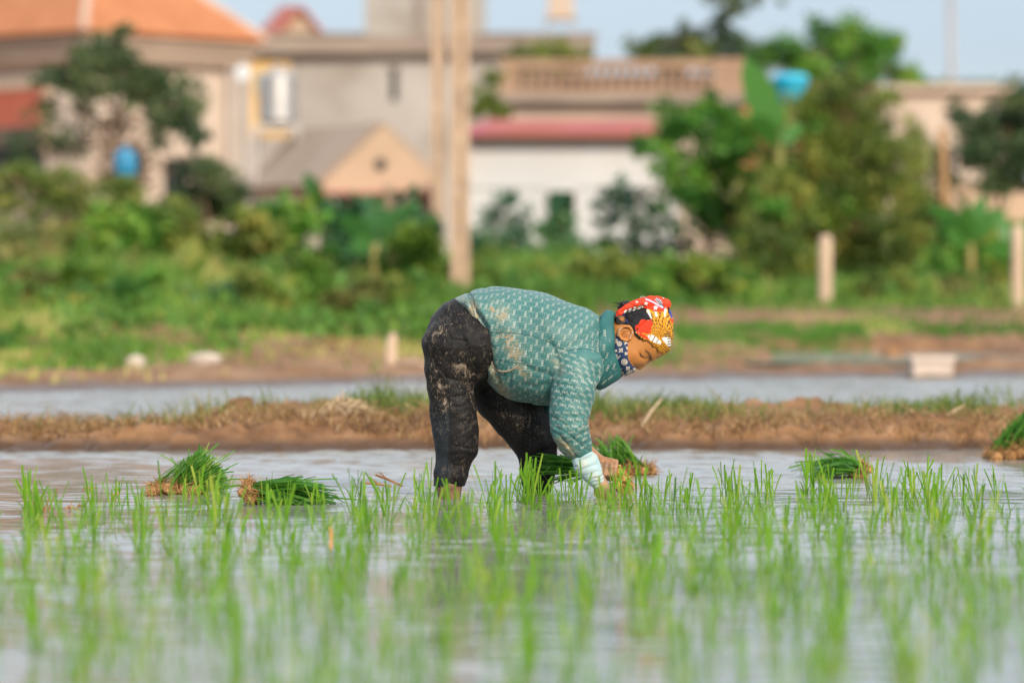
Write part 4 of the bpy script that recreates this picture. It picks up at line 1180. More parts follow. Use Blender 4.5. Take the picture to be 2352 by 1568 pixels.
# ------------------------------------------------------------------ bundles of seedlings
def bundle(label, roots, tips, Y, nb, leaf_roots=None, mid_lift=0.25, bw=0.0062, dy=0.07, root_h=0.02, arc=0.0, tint=(0.2, 0.75), base=None, blade_mat=None, group="bundles of seedlings lying in the paddy"):
    """roots and tips: px polylines the blade ends are drawn from (bottom of blade i at fraction u of both)"""
    roots = np.array(roots, float); tips = np.array(tips, float)

    def along(P, u):
        s = np.concatenate([[0], np.cumsum(np.linalg.norm(np.diff(P, axis=0), axis=1))]); s /= s[-1]
        return np.array((np.interp(u, s, P[:, 0]), np.interp(u, s, P[:, 1])))
    rc = roots.mean(0)
    b0 = at(rc[0], rc[1], Y); b0[2] = max(0.0, b0[2] - .02) if base is None else base
    t = empty("rice_bundle", b0, label, "rice bundle", group)
    V, F, T = [], [], []
    for k in range(nb):
        u = rng.random()
        a = along(roots if leaf_roots is None or rng.random() < .15 else np.array(leaf_roots, float), np.clip(u + rng.normal(0, .12), 0, 1)) + rng.normal(0, 4, 2)
        e = along(tips, np.clip(u + rng.normal(0, .07), 0, 1))
        e = a + (e - a) * rng.uniform(0.72, 1.06) + rng.normal(0, 5, 2)
        yo = rng.normal(0, dy * .45)
        A = at(a[0], a[1], Y) + (0, yo * .8, 0); E = at(e[0], e[1], Y) + (0, yo * 1.3, 0)
        if base is None: A[2] = max(A[2], -.01); E[2] = max(E[2], 0.0)
        L = np.linalg.norm(E - A)
        C_ = (A + E) / 2 + np.array((0, 0, mid_lift * L * rng.uniform(.5, 1.3)))
        ts = np.linspace(0, 1, 6)
        pts = [(1 - q) ** 2 * A + 2 * q * (1 - q) * C_ + q * q * E for q in ts]
        if rng.random() < .13:
            E = E + np.array((rng.normal(0, .05), rng.normal(0, .03), abs(rng.normal(0, .02)))); 
        lat = np.array((0, rng.normal(0, .25) * L, 0))
        pts = [(1 - q) ** 2 * A + 2 * q * (1 - q) * (C_ + lat * .4) + q * q * (E + lat * .2 - np.array((0, 0, rng.uniform(0, .10) * L))) for q in ts]
        if base is None:
            for p_ in pts: p_[2] = max(p_[2], -.012)
        d = (E - A) / (L + 1e-6)
        side = np.cross(d, rng.standard_normal(3)); side /= np.linalg.norm(side) + 1e-9
        side = side * .6 + np.cross(d, (0, 1, 0)) * .6; side /= np.linalg.norm(side) + 1e-9
        w = bw * rng.uniform(.6, 1.25)
        v, f = ribbon(pts, [w * q for q in (.5, .75, 1, 1, .95, .8)], side)
        o_ = len(V); V += v; F += [tuple(i + o_ for i in q) for q in f]; T += [float(np.clip(rng.uniform(*tint) + rng.normal(0, .16), 0, 1))] * len(f)
    mesh_np("leaves", np.array(V), F, blade_mat or m_rice_d, t, fattr=T)
    # the matted roots: a lumpy cushion bristling with short fibres
    mb = MB()
    P0, P1 = roots[0], roots[-1]
    n = 64
    for q in range(n):
        p = along(roots, (q + .5) / n) + rng.normal(0, 3, 2)
        c_ = at(p[0], p[1], Y) + (0, rng.normal(0, dy * .5), 0)
        if base is None: c_[2] = max(c_[2] - root_h * .3, root_h * .15)
        rr2 = root_h * rng.uniform(.4, .85)
        mb.lathe(c_ - (0, 0, rr2), [(rr2 * .5, 0), (rr2 * 1.05, rr2 * .5), (rr2 * 1.1, rr2 * 1.1), (rr2 * .8, rr2 * 1.7), (rr2 * .2, rr2 * 2)], 7)
    for q in range(1300):
        p = along(roots, rng.random()) + rng.normal(0, 3, 2)
        c_ = at(p[0], p[1], Y) + (0, rng.normal(0, dy * .55), rng.normal(0, root_h * .5))
        d = rng.standard_normal(3); d /= np.linalg.norm(d); L = root_h * rng.uniform(1.0, 2.2)
        s = np.cross(d, rng.standard_normal(3)); s /= np.linalg.norm(s) + 1e-9
        w = .0016
        mb.add([c_ - s * w, c_ + s * w, c_ + d * L + s * w * .5 + (0, 0, -.15 * L), c_ + d * L - s * w * .5 + (0, 0, -.15 * L)], [(0, 1, 2, 3)], rng.random())
    mb.build("roots", m_root, t, smooth=False)
    return t


bundle("fan shaped bundle of cut seedlings standing on its root mat, left of all bundles", [(345, 1122), (400, 1118), (465, 1120)], [(425, 1062), (448, 1040), (464, 1030), (486, 1044), (508, 1064), (522, 1096), (526, 1130)], 13.95, 380, leaf_roots=[(405, 1112), (440, 1116), (462, 1126)], mid_lift=0.10, dy=0.11, root_h=0.024, tint=(.3, 1.0))
bundle("bundle of seedlings lying flat with leaf tips to the right, second from left", [(562, 1132), (572, 1112), (580, 1145), (590, 1125)], [(690, 1094), (712, 1098), (740, 1112), (765, 1120), (778, 1146), (700, 1150), (640, 1160), (740, 1160)], 13.35, 340, mid_lift=0.10, dy=0.10, root_h=0.020, tint=(.1, .8))
bundle("bundle of seedlings with leaf tips to the left, in the water on the right", [(1985, 1072), (1972, 1082), (1962, 1088)], [(1815, 1080), (1830, 1072), (1868, 1050), (1890, 1044), (1925, 1048), (1955, 1042), (1965, 1050), (1850, 1088), (1900, 1088)], 15.1, 260, mid_lift=0.16, dy=0.12, root_h=0.016, tint=(.15, .7))
bundle("upright bundle of seedlings with a brown root slab just behind the person's arm", [(1395, 1080), (1430, 1078), (1470, 1076), (1500, 1080)], [(1370, 1030), (1378, 1012), (1400, 1008), (1424, 1002), (1436, 1040), (1448, 1058), (1455, 1066)], 15.3, 190, mid_lift=0.05, dy=0.08, root_h=0.022, tint=(.3, .85))
bundle("bundle of seedlings on a brown root clod at the right edge of the photo", [(2275, 1042), (2310, 1036), (2352, 1034), (2400, 1036)], [(2296, 1000), (2310, 990), (2330, 965), (2345, 945), (2362, 935), (2390, 960), (2410, 990)], 16.6, 260, mid_lift=0.05, dy=0.10, root_h=0.034, tint=(.1, .7))

# dry stubble, twigs and scraps floating on the water
m_dry = mat_noise("dead_straw", (0.20, 0.09, 0.04), (0.40, 0.20, 0.09), 30, 0.9)
m_dryp = mat_noise("pale_straw", (0.40, 0.29, 0.17), (0.58, 0.44, 0.28), 20, 0.9)


def wat(px, py): return np.array(at(px, py, 7056 / (py - YH)))


mb = MB(); q = wat(92, 1176)
for k in range(16):
    d = np.array((rng.normal(0, .018), rng.normal(0, .018), rng.uniform(.03, .075)))
    s0 = q + (rng.normal(0, .012), rng.normal(0, .012), -.01)
    mb.tube([s0, s0 + d * .6, s0 + d + (rng.normal(0, .012), 0, rng.normal(0, .01))], [.003, .003, .002], 5, t=rng.random())
o = mb.build("rice_stubble", m_dry, loc=q); tag(o, "small clump of brown old rice stubble at the far left", "rice stubble")
for pts, lab in (([(838, 1108), (870, 1112), (900, 1116)], "thin brown twig lying on the water left of the person's feet"),
                 ([(862, 1090), (890, 1100), (925, 1116)], "bent brown twig crossing another one on the water"),
                 ([(1968, 1048), (1985, 1062), (2008, 1078)], "reddish dry stalk leaning at the root end of the right hand bundle")):
    zz = 13.75 if pts[0][0] < 1500 else 15.0
    P = [at(a_, b_, zz) for a_, b_ in pts]
    for p in P: p[2] = max(p[2], .003)
    mb = MB(); mb.tube(P, [.004, .0045, .003], 6)
    s0 = P[1]; mb.tube([s0, s0 + (-.03, .01, .025)], [.003, .0015], 5)
    o = mb.build("twig", m_dry, loc=P[0]); tag(o, lab, "twig")
for (px, py, w, lab) in ((205, 1128, .05, "curled dead leaf floating near the left bundle"), (160, 1172, .03, "small dark scrap of straw floating by the old stubble"), (186, 1168, .035, "forked dark scrap floating right of the old stubble"),
                         (1880, 1102, .02, "tiny brown scrap floating left of the right hand bundle"), (268, 1140, .03, "flat brown scrap floating between the stubble and the left bundle")):
    q = wat(px, py)
    mb = MB(); mb.tube([q + (-w / 2, 0, .002), q + (-w * .2, .01, .014), q + (w * .15, -.01, .006), q + (w / 2, 0, .018)], [.002, .006, .005, .002], 6, sy=.4)
    mb.tube([q + (0, 0, .006), q + (w * .2, .02, .03)], [.003, .001], 5)
    o = mb.build("dead_leaf", m_dry, loc=q); tag(o, lab, "dead leaf")
q = wat(760, 1258)
mb = MB(); mb.add([q + (-.004, 0, -.01), q + (.004, 0, -.01), q + (.005, .002, .06), q + (-.003, .002, .062)], [(0, 1, 2, 3)]); mb.add([q + (-.004, .0015, -.01), q + (.004, .0015, -.01), q + (.005, .0035, .06), q + (-.003, .0035, .062)], [(0, 3, 2, 1)])
o = mb.build("dry_blade", mat_noise("orange_blade", (0.55, 0.24, 0.06), (0.62, 0.30, 0.09), 20, 0.8), loc=q); tag(o, "single dry orange blade standing up among the green seedlings", "dry leaf")

# things on the berm and far bank
m_sack = mat_noise("white_plastic_sack", (0.46, 0.38, 0.31), (0.62, 0.54, 0.46), 8, 0.6)


def lump(name, c, r3, mat, label, cat, seed=0, group=None, res=22):
    u, v = np.meshgrid(np.linspace(0, 2 * np.pi, res, endpoint=False), np.linspace(0, np.pi, res // 2))
    P = np.stack([np.cos(u) * np.sin(v), np.sin(u) * np.sin(v), np.cos(v)], -1).reshape(-1, 3)
    nn = 1 + 0.32 * fbm(P[:, 0] * 1.6 + seed, P[:, 1] * 1.6, P[:, 2] * 1.6, 3)
    V = np.array(c) + P * nn[:, None] * np.array(r3)
    n1, n2 = res, res // 2
    F = []
    for j in range(n2 - 1):
        for i in range(n1):
            F.append((j * n1 + i, (j + 1) * n1 + i, (j + 1) * n1 + (i + 1) % n1, j * n1 + (i + 1) % n1))
    o = mesh_np(name, V, F, mat, loc=(c[0], c[1], c[2] - r3[2]), smooth=True)
    return tag(o, label, cat, group)


# bleached straw heap on the berm
Y = 18.05
hp = empty("straw_heap", (PX(770, Y), Y, .08), "heap of bleached straw dumped on the mud berm left of the person", "straw heap")
mb = MB()
for k in range(900):
    px, py = rng.normal(770, 38), rng.uniform(948, 994)
    if rng.random() < .2: px, py = rng.normal(795, 16), rng.normal(938, 6)
    c_ = at(px, py, Y + rng.normal(0, .12) - (py - 950) * .004)
    d = rng.standard_normal(3) * (1, .6, .3); d[2] -= .2; d /= np.linalg.norm(d); L = rng.uniform(.05, .14)
    s = np.cross(d, rng.standard_normal(3)); s /= np.linalg.norm(s) + 1e-9
    w = .0045
    mb.add([c_ - d * L / 2 - s * w, c_ - d * L / 2 + s * w, c_ + (0, 0, .012) + s * w, c_ + (0, 0, .012) - s * w], [(0, 1, 2, 3)], rng.random())
    mb.add([c_ + (0, 0, .012) - s * w, c_ + (0, 0, .012) + s * w, c_ + d * L / 2 + s * w, c_ + d * L / 2 - s * w], [(0, 1, 2, 3)], rng.random())
mb.build("loose_straw", m_dryp, hp)
V_ = []
cc = at(772, 962, Y + .05)
hb_ = lump("packed_straw", cc, (.13, .12, .055), m_dryp, None, None, 4)
hb_.parent = hp; hb_.location = np.array(hb_.location) - WLOC[hp.name]
for a0, a1, lab in (((1470, 985), (1520, 915), "long pale straw stalk leaning against the berm right of the person"), ((2130, 985), (2090, 940), "short pale straw stalk on the right part of the berm"), ((2095, 1010), (2215, 930), "long straw stalk slanting across the right part of the berm")):
    Yb = 17.75
    P0, P1 = at(a0[0], a0[1], Yb), at(a1[0], a1[1], Yb + .25)
    mb = MB(); mb.tube([P0, (P0 + P1) / 2 + (0, 0, .01), P1], [.006, .007, .004], 6)
    o = mb.build("straw_stalk", m_dryp, loc=P0); tag(o, lab, "straw stalk")
lump("mud_clod", at(548, 935, 18.8), (.06, .06, .05), m_mud, "brown clod sticking up from the berm beside a grass tuft", "clod", 9)
for (px, py, w, h, Y, lab, sd) in ((312, 834, 24, 18, 28.6, "small white plastic sack on the muddy far bank at the left", 1), (470, 832, 42, 22, 28.8, "larger white plastic sack on the far bank left of the person", 2)):
    c_ = at(px, py, Y); lump("plastic_sack", c_, (M(w, Y), M(w, Y) * .7, M(h, Y)), m_sack, lab, "sack", sd, "white sacks on the far bank")
# white foam box at the right water edge
Y = 29.2
c_ = at(2145, 845, Y)
fb = empty("foam_box", (c_[0], Y, .05), "white foam box lying at the water's edge on the right", "box")
m_foam = mat_noise("foam", (0.54, 0.44, 0.36), (0.66, 0.55, 0.46), 6, 0.8)
mb = MB(); mb.box((PX(2098, Y), Y, PZ(872, Y)), (PX(2190, Y), Y + .22, PZ(830, Y)), R(6), c_); mb.build("body", m_foam, fb)
mb = MB(); mb.box((PX(2092, Y), Y - .012, PZ(830, Y) + .002), (PX(2196, Y), Y + .235, PZ(818, Y)), R(6), c_); mb.build("lid", m_foam, fb)
# wooden stake and board left of the person's hip
Y = 29.8
mb = MB(); mb.tube([(PX(898, Y), Y, gz(PX(898, Y), Y) - .15), at(898, 800, Y), at(903, 765, Y)], [M(17, Y), M(14, Y), M(9, Y)], 7)
o = mb.build("wooden_stake", m_post, loc=(PX(898, Y), Y, .05)); tag(o, "stubby pale wooden stake on the far bank just left of the person", "stake")
lump("mud_heap", at(945, 838, 29.6), (M(34, 29.6), .12, M(14, 29.6)), mat_noise("pale_mud", (0.36, 0.24, 0.16), (0.48, 0.33, 0.23), 8, 0.85), "low pale mud heap beside the stubby stake", "mud heap", 5)
Y = 36.0
mb = MB(); P0, P1, P2 = at(2195, 822, Y), at(2260, 796, Y), at(2352, 788, Y + .6)
mb.tube([P0, P1, P2, P2 + (.6, .1, 0)], [.02, .035, .04, .04], 7)
mb.tube([P1, P1 + (-.03, -.1, -.14)], .018, 6)
o = mb.build("driftwood", m_barkp, loc=P0); tag(o, "pale curved pole lying over the flooded plot on the right", "pole")
lump("mud_heap", at(2330, 815, 34.2), (.42, .25, .10), mat_noise("dark_mud", (0.13, 0.075, 0.045), (0.22, 0.13, 0.08), 8, 0.8), "dark mud heap in the flooded plot at the right edge", "mud heap", 7)
lump("mud_heap", at(2050, 818, 33.4), (.09, .09, .09), m_mud, "small dark mud mound in the flooded plot left of the pale pole", "mud heap", 8)
# ------------------------------------------------------------------ the person
Y0 = F_PX / 640.0


def P1(zx, zy):        # measured on an enlargement of the person -> (x, z) in metres in the body's own plane
    vx, vy = 918.75 + zx * 0.36325, 624.75 + zy * 0.36325
    return np.array(((vx - CX) / 640.0, H_CAM - (vy - YH) / 640.0))


def P2(zx, zy):        # enlargement of the head
    vx, vy = 1359.75 + zx * 0.15237, 643.1 + zy * 0.15237
    return np.array(((vx - CX) / 640.0, H_CAM - (vy - YH) / 640.0))


S1, S2 = 0.36325 / 640.0, 0.15237 / 640.0


def p3(zx, zy, y=0.0, P=P1):
    q = P(zx, zy)
    return np.array((q[0], Y0 + y, q[1]))


def seg_dist(X, Z, poly):
    """signed distance (inside positive) of points to a closed polygon"""
    poly = np.array(poly)
    d = np.full(X.shape, 1e9); ins = np.zeros(X.shape, bool)
    for a, b in zip(poly, np.roll(poly, -1, 0)):
        e = b - a; w0, w1 = X - a[0], Z - a[1]
        t = np.clip((w0 * e[0] + w1 * e[1]) / (e @ e + 1e-12), 0, 1)
        d = np.minimum(d, np.hypot(w0 - t * e[0], w1 - t * e[1]))
        c = (a[1] <= Z) != (b[1] <= Z)
        with np.errstate(divide='ignore', invalid='ignore'):
            xi = a[0] + (Z - a[1]) / (b[1] - a[1]) * e[0]
        ins ^= c & (X < xi)
    return np.where(ins, d, -d)


def line_dist(X, Z, pl):
    d = np.full(X.shape, 1e9)
    for a, b in zip(pl[:-1], pl[1:]):
        e = b - a; w0, w1 = X - a[0], Z - a[1]
        t = np.clip((w0 * e[0] + w1 * e[1]) / (e @ e + 1e-12), 0, 1)
        d = np.minimum(d, np.hypot(w0 - t * e[0], w1 - t * e[1]))
    return d


def smin(a, b, k):
    if k <= 0: return np.minimum(a, b)
    h = np.clip(0.5 + 0.5 * (b - a) / k, 0, 1)
    return b * (1 - h) + a * h - k * h * (1 - h)


class Vol:
    def __init__(s, lo, hi, h):
        s.h = h; s.lo = np.array(lo, float)
        s.ax = [np.arange(lo[i], hi[i] + h, h) for i in range(3)]
        s.f = np.full([len(a) for a in s.ax], 0.05, np.float32)

    def block(s, lo, hi):
        sl, gr = [], []
        for i in range(3):
            a = int(np.clip(np.searchsorted(s.ax[i], lo[i]), 0, len(s.ax[i]))); b = int(np.clip(np.searchsorted(s.ax[i], hi[i]), 0, len(s.ax[i])))
            sl.append(slice(a, b)); gr.append(s.ax[i][a:b])
        return tuple(sl), gr

    def put(s, sl, v, k):
        s.f[sl] = smin(s.f[sl], v.astype(np.float32), k)

    def cone(s, a, b, ra, rb, k=0.02, sy=1.0):
        """round cone between two 3-D points; sy squeezes (<1) or widens (>1) it in depth"""
        a, b = np.array(a, float), np.array(b, float)
        m = max(ra, rb) * max(1, sy) + 0.05
        sl, (x, y, z) = s.block(np.minimum(a, b) - m, np.maximum(a, b) + m)
        x, y, z = x[:, None, None], y[None, :, None], z[None, None, :]
        yc = (a[1] + b[1]) / 2
        A, B = a.copy(), b.copy()
        ys = (y - yc) / sy; A[1] = (a[1] - yc) / sy; B[1] = (b[1] - yc) / sy
        e = B - A; L2 = e @ e + 1e-12
        t = np.clip(((x - A[0]) * e[0] + (ys - A[1]) * e[1] + (z - A[2]) * e[2]) / L2, 0, 1)
        d = np.sqrt((x - A[0] - t * e[0]) ** 2 + (ys - A[1] - t * e[1]) ** 2 + (z - A[2] - t * e[2]) ** 2) - (ra + (rb - ra) * t)
        s.put(sl, d, k)
        return s

    def chain(s, pts, rs, k=0.02, sy=1.0):
        for i in range(len(pts) - 1): s.cone(pts[i], pts[i + 1], rs[i], rs[i + 1], k, sy)
        return s

    def pfield(s, poly, W, Rr, y0=Y0, exp=2.0):
        m = 0.05
        poly = np.array(poly)
        sl, (x, y, z) = s.block((poly[:, 0].min() - m, y0 - W - m, poly[:, 1].min() - m), (poly[:, 0].max() + m, y0 + W + m, poly[:, 1].max() + m))
        X, Z = np.meshgrid(x, z, indexing='ij')
        d = seg_dist(X, Z, poly)
        t = np.minimum(d / Rr, 1.0)
        q = ((1 - t) ** exp)[:, None, :] + ((np.abs(y - y0) / W) ** 2)[None, :, None] - 1
        return sl, q * Rr * 0.5

    def poly(s, poly, W, Rr, k=0.02, y0=Y0, exp=2.0):
        sl, v = s.pfield(poly, W, Rr, y0, exp); s.put(sl, v, k); return s

    def mesh(s, smooth=2):
        f = s.f; h = s.h
        ins = f < 0
        nx, ny, nz = f.shape
        c = np.zeros((nx - 1, ny - 1, nz - 1), np.int8)
        for i in (0, 1):
            for j in (0, 1):
                for k in (0, 1): c += ins[i:nx - 1 + i, j:ny - 1 + j, k:nz - 1 + k]
        act = np.argwhere((c > 0) & (c < 8))
        idx = np.full(c.shape, -1, np.int64); idx[tuple(act.T)] = np.arange(len(act))
        acc = np.zeros((len(act), 3)); cnt = np.zeros(len(act))
        cor = [(i, j, k) for i in (0, 1) for j in (0, 1) for k in (0, 1)]
        for a in cor:
            for ax in range(3):
                if a[ax]: continue
                b = list(a); b[ax] = 1
                fa = f[tuple((act + a).T)]; fb = f[tuple((act + b).T)]
                m = (fa < 0) != (fb < 0)
                t = np.where(m, fa / np.where(m, fa - fb, 1), 0)
                p = np.tile(np.array(a, float), (len(act), 1)); p[:, ax] = t
                acc[m] += p[m]; cnt[m] += 1
        V = (act + acc / cnt[:, None]) * h + np.array([a[0] for a in s.ax])
        Fs = []
        for ax in range(3):
            o1, o2 = [(1, 2), (2, 0), (0, 1)][ax]
            sh = [slice(None)] * 3; sh2 = list(sh); sh[ax] = slice(0, -1); sh2[ax] = slice(1, None)
            ch = ins[tuple(sh)] != ins[tuple(sh2)]
            e = np.argwhere(ch)
            e = e[(e[:, o1] > 0) & (e[:, o2] > 0) & (e[:, o1] < f.shape[o1] - 1) & (e[:, o2] < f.shape[o2] - 1)]
            u1 = np.zeros(3, int); u1[o1] = 1; u2 = np.zeros(3, int); u2[o2] = 1
            q = np.stack([idx[tuple((e - u1 - u2).T)], idx[tuple((e - u2).T)], idx[tuple(e.T)], idx[tuple((e - u1).T)]], 1)
            fl = ins[tuple(e.T)]
            q[~fl] = q[~fl][:, ::-1]
            Fs.append(q)
        F = np.concatenate(Fs)
        F = F[(F >= 0).all(1)]
        V = lap(V, F, smooth)
        return V, F


def edges_of(F):
    e = np.concatenate([F[:, [0, 1]], F[:, [1, 2]], F[:, [2, 3]], F[:, [3, 0]]])
    return e


def lap(V, F, it, lam=0.5):
    e = edges_of(F)
    n = len(V)
    deg = np.bincount(e.ravel(), minlength=n).astype(float)
    for q in range(it):
        a = np.zeros_like(V)
        for c in range(3):
            a[:, c] = np.bincount(e[:, 0], V[e[:, 1], c], n) + np.bincount(e[:, 1], V[e[:, 0], c], n)
        V = V + lam * (a / np.maximum(deg, 1)[:, None] - V)
    return V


def vnormals(V, F):
    a = np.cross(V[F[:, 2]] - V[F[:, 0]], V[F[:, 3]] - V[F[:, 1]])
    N = np.zeros_like(V)
    for k in range(4):
        for c in range(3): N[:, c] += np.bincount(F[:, k], a[:, c], len(V))
    return N / (np.linalg.norm(N, axis=1)[:, None] + 1e-12)


def fold(V, N, lines, P=P1, S=S1, near=True):
    """press (depth<0) or raise (depth>0) cloth along lines measured on the photo; widths in enlargement px, depth in metres"""
    disp = np.zeros(len(V))
    for pts, w, dep in lines:
        pl = [P(*q) for q in pts]
        d = line_dist(V[:, 0], V[:, 2], pl)
        disp += dep * np.exp(-(d / (w * S)) ** 2)
    side = np.clip(-N[:, 1] * 1.6 + .2, 0, 1) if near else np.ones(len(V))
    return V + N * (disp * side)[:, None]


def bvh_of(V, F): return BVHTree.FromPolygons([tuple(v) for v in V], [tuple(int(i) for i in f) for f in F])


def near_hit(bvh, x, z):
    h = bvh.ray_cast(Vector((x, Y0 - 1.0, z)), Vector((0, 1, 0)))
    return (np.array(h[0]), np.array(h[1])) if h[0] is not None else (None, None)


def seam(bvh, pts, rad, lift=0.0, step=0.006, P=P1):
    """a thin cord laid over the near side of the cloth"""
    pl = [P(*q) for q in pts]; out = []
    for a, b in zip(pl[:-1], pl[1:]):
        n = max(2, int(np.linalg.norm(b - a) / step))
        for t in np.linspace(0, 1, n, endpoint=False): out.append(a + (b - a) * t)
    out.append(pl[-1]); P3 = []
    for q in out:
        h, nn = near_hit(bvh, q[0], q[1])
        if h is not None: P3.append(h + nn * lift)
    return P3


base = at(1150, 1144, Y0); base[2] = 0.0
person = empty("person", base, "person in a muddy teal shirt, black trousers and bright headscarf bending down to plant rice", "person")

# ---- arms and joints -------------------------------------------------
YN = -0.165        # near arm's depth
sh_n, el_n = p3(1110, 560, YN + .06), p3(1062, 960, YN - .03)
wr_n = p3(1262, 1322, YN + .02)
sh_f, el_f, wr_f = p3(1090, 520, .15), p3(945, 965, .17), p3(1268, 1212, .03)
ax0, ax1, ax2 = p3(905, 1212, .03), p3(1312, 1256, .02), p3(1400, 1318, .0)      # axis of the bundle in the far hand

# ---- skin: one continuous body ---------------------------------------
hV = 0.0032
vb = Vol((P1(100, 0)[0], Y0 - .27, -.14), (P1(1760, 0)[0], Y0 + .28, P1(0, 60)[1]), hV)
neck = [p3(1180, 440), p3(1330, 440), p3(1440, 420)]
vb.cone(p3(520, 420), p3(1000, 460), .13, .14, .03)
vb.cone(p3(1000, 460), p3(1180, 440), .13, .09, .03)
vb.cone(p3(365, 400), p3(520, 420), .07, .12, .02)
vb.chain(neck, [.07, .055, .056], .03)
for s_, sh, el in ((1, sh_n, el_n), (-1, sh_f, el_f)):
    vb.cone(p3(1060, 480), sh, .10, .045, .02)
    vb.cone(sh, el, .05, .040, .02)
vb.cone(el_n, wr_n, .030, .024, .010)
vb.cone(el_f, wr_f, .040, .027, .015)
# legs
vb.chain([p3(365, 420, -.07), p3(330, 720, -.10), p3(345, 1040, -.10), p3(312, 1330, -.10), p3(318, 1520, -.10)], [.065, .058, .05, .046, .036], .01)
vb.chain([p3(430, 450, .09), p3(680, 800, .09), p3(850, 1080, .09), p3(868, 1330, .09), p3(868, 1520, .09)], [.065, .06, .05, .045, .036], .01)
for bx, yy in ((318, -.10), (868, .09)):
    vb.chain([p3(bx - 40, 1560, yy), p3(bx + 60, 1560, yy), p3(bx + 200, 1580, yy)], [.034, .038, .026], .015, 1.15)
# head: skull and face in profile, thinning towards its outline
head_poly = [P2(*q) for q in ((1082, 1128), (1010, 1172), (950, 1203), (918, 1213), (872, 1214), (838, 1240), (790, 1290), (720, 1318), (664, 1326), (650, 1352), (628, 1378), (590, 1396), (545, 1422), (480, 1432),
                              (410, 1395), (350, 1310), (250, 1230), (180, 1150), (170, 900), (270, 660), (360, 560), (520, 420), (800, 320), (1080, 420), (1190, 700), (1175, 960))]
vb.poly(head_poly, .071, .078, .006, exp=2.2)
# nose, brows, cheeks
vb.cone(p3(888, 1196, 0, P2), p3(742, 1288, 0, P2), 22 * S2, 40 * S2, .008)
vb.cone(p3(722, 1312, 0, P2), p3(714, 1314, 0, P2), 40 * S2, 40 * S2, .006)
for s_ in (-1, 1):
    vb.cone(p3(668, 1288, s_ * .014, P2), p3(690, 1290, s_ * .011, P2), 30 * S2, 30 * S2, .006)
    vb.cone(p3(905, 1185, s_ * .018, P2), p3(850, 1075, s_ * .047, P2), 30 * S2, 28 * S2, .012)
    vb.cone(p3(785, 1125, s_ * .040, P2), p3(765, 1145, s_ * .036, P2), 24 * S2, 24 * S2, .014)
    vb.cone(p3(620, 1120, s_ * .050, P2), p3(640, 1190, s_ * .040, P2), 60 * S2, 56 * S2, .02)
    # ear: rim, lobe and bowl
    yr = s_ * .075
    rim = [(560, 880), (598, 800), (590, 735), (545, 695), (480, 690), (425, 725), (400, 780), (405, 830), (440, 880), (500, 905)]
    vb.chain([p3(a_, b_, yr + (-s_ * .006 if a_ > 560 else s_ * .004), P2) for a_, b_ in rim], [13 * S2] * len(rim), .002)
    vb.chain([p3(a_, b_, s_ * .074, P2) for a_, b_ in rim + rim[:1]], [22 * S2] * (len(rim) + 1), .004)
    vb.cone(p3(500, 800, s_ * .070, P2), p3(490, 790, s_ * .070, P2), 62 * S2, 62 * S2, .004, .35)
    vb.chain([p3(540, 760, s_ * .077, P2), p3(480, 750, s_ * .079, P2), p3(445, 800, s_ * .078, P2)], [12 * S2] * 3, .003)
# near (right) hand pushing a seedling into the water, back of the hand to the camera
kn = [(1240, 1386, YN + .045), (1266, 1398, YN + .030), (1293, 1402, YN + .018), (1320, 1396, YN + .012)]
tp = [(1250, 1448), (1278, 1462), (1310, 1468), (1338, 1458)]
for (kx, ky, yy), (tx, ty), r_ in zip(kn, tp, (.0082, .0090, .0094, .0090)):
    K = p3(kx, ky, yy); T_ = p3(tx, ty, yy + .035)
    Mi = (K + T_) / 2 + np.array((.006, -.010, .004))
    vb.cone(wr_n, K, .020, .0125, .010)
    vb.chain([K, Mi, T_], [r_ * 1.12, r_, r_ * .8], .003)
th = [p3(1288, 1345, YN + .02), p3(1335, 1372, YN + .035), p3(1352, 1412, YN + .05), p3(1350, 1448, YN + .055)]
vb.chain(th, [.017, .0125, .0105, .0085], .005)
# far (left) hand closed round the bundle
dA = (ax2 - ax1); dA = (ax1 - ax0) / np.linalg.norm(ax1 - ax0)
e1 = np.array((-dA[2], 0, dA[0])); e2 = np.array((0, -1.0, 0))
Rg = .029
for k, r_ in enumerate((.0088, .0094, .0092, .0080)):
    c_ = ax1 + dA * (-.026 + .0175 * k)
    pts = [c_ + (Rg + .004 * (q == 0)) * (math.cos(w) * e1 + math.sin(w) * e2) for q, w in enumerate((R(-5), R(55), R(115), R(175), R(205)))]
    vb.cone(wr_f, pts[0], .021, .0115, .010)
    vb.chain(pts, [r_ * 1.15, r_ * 1.08, r_, r_ * .92, r_ * .78], .003)
pts = [ax1 + dA * -.035 + Rg * (math.cos(w) * e1 + math.sin(w) * e2) + dA * s_ for w, s_ in ((R(-40), 0), (R(-90), .02), (R(-140), .04), (R(-170), .05))]
vb.cone(wr_f, pts[0], .020, .014, .01)
vb.chain(pts, [.0135, .0115, .0105, .0085], .004)
V, F = vb.mesh(2)
N = vnormals(V, F)
V = fold(V, N, [([(705, 1100), (725, 1150), (790, 1178), (850, 1180)], 26, -.0025), ([(560, 1230), (600, 1265), (640, 1300)], 26, -.0015)], P2, S2)
N = vnormals(V, F)
col = np.tile(np.array((0.47, 0.190, 0.047)), (len(V), 1))
x_, z_ = V[:, 0], V[:, 2]
f1_ = fbm(x_ * 22, V[:, 1] * 22, z_ * 22, 3)
col *= (1 + .07 * f1_)[:, None]
isface = x_ > P1(1340, 0)[0]


def paint(pts, w, c, amt=1.0, P=P2, S=S2, cond=None):
    global col
    d = line_dist(x_, z_, [P(*q) for q in pts])
    a = amt * np.exp(-(d / (w * S)) ** 2)
    if cond is not None: a = a * cond
    col = col * (1 - a[:, None]) + np.array(c) * a[:, None]


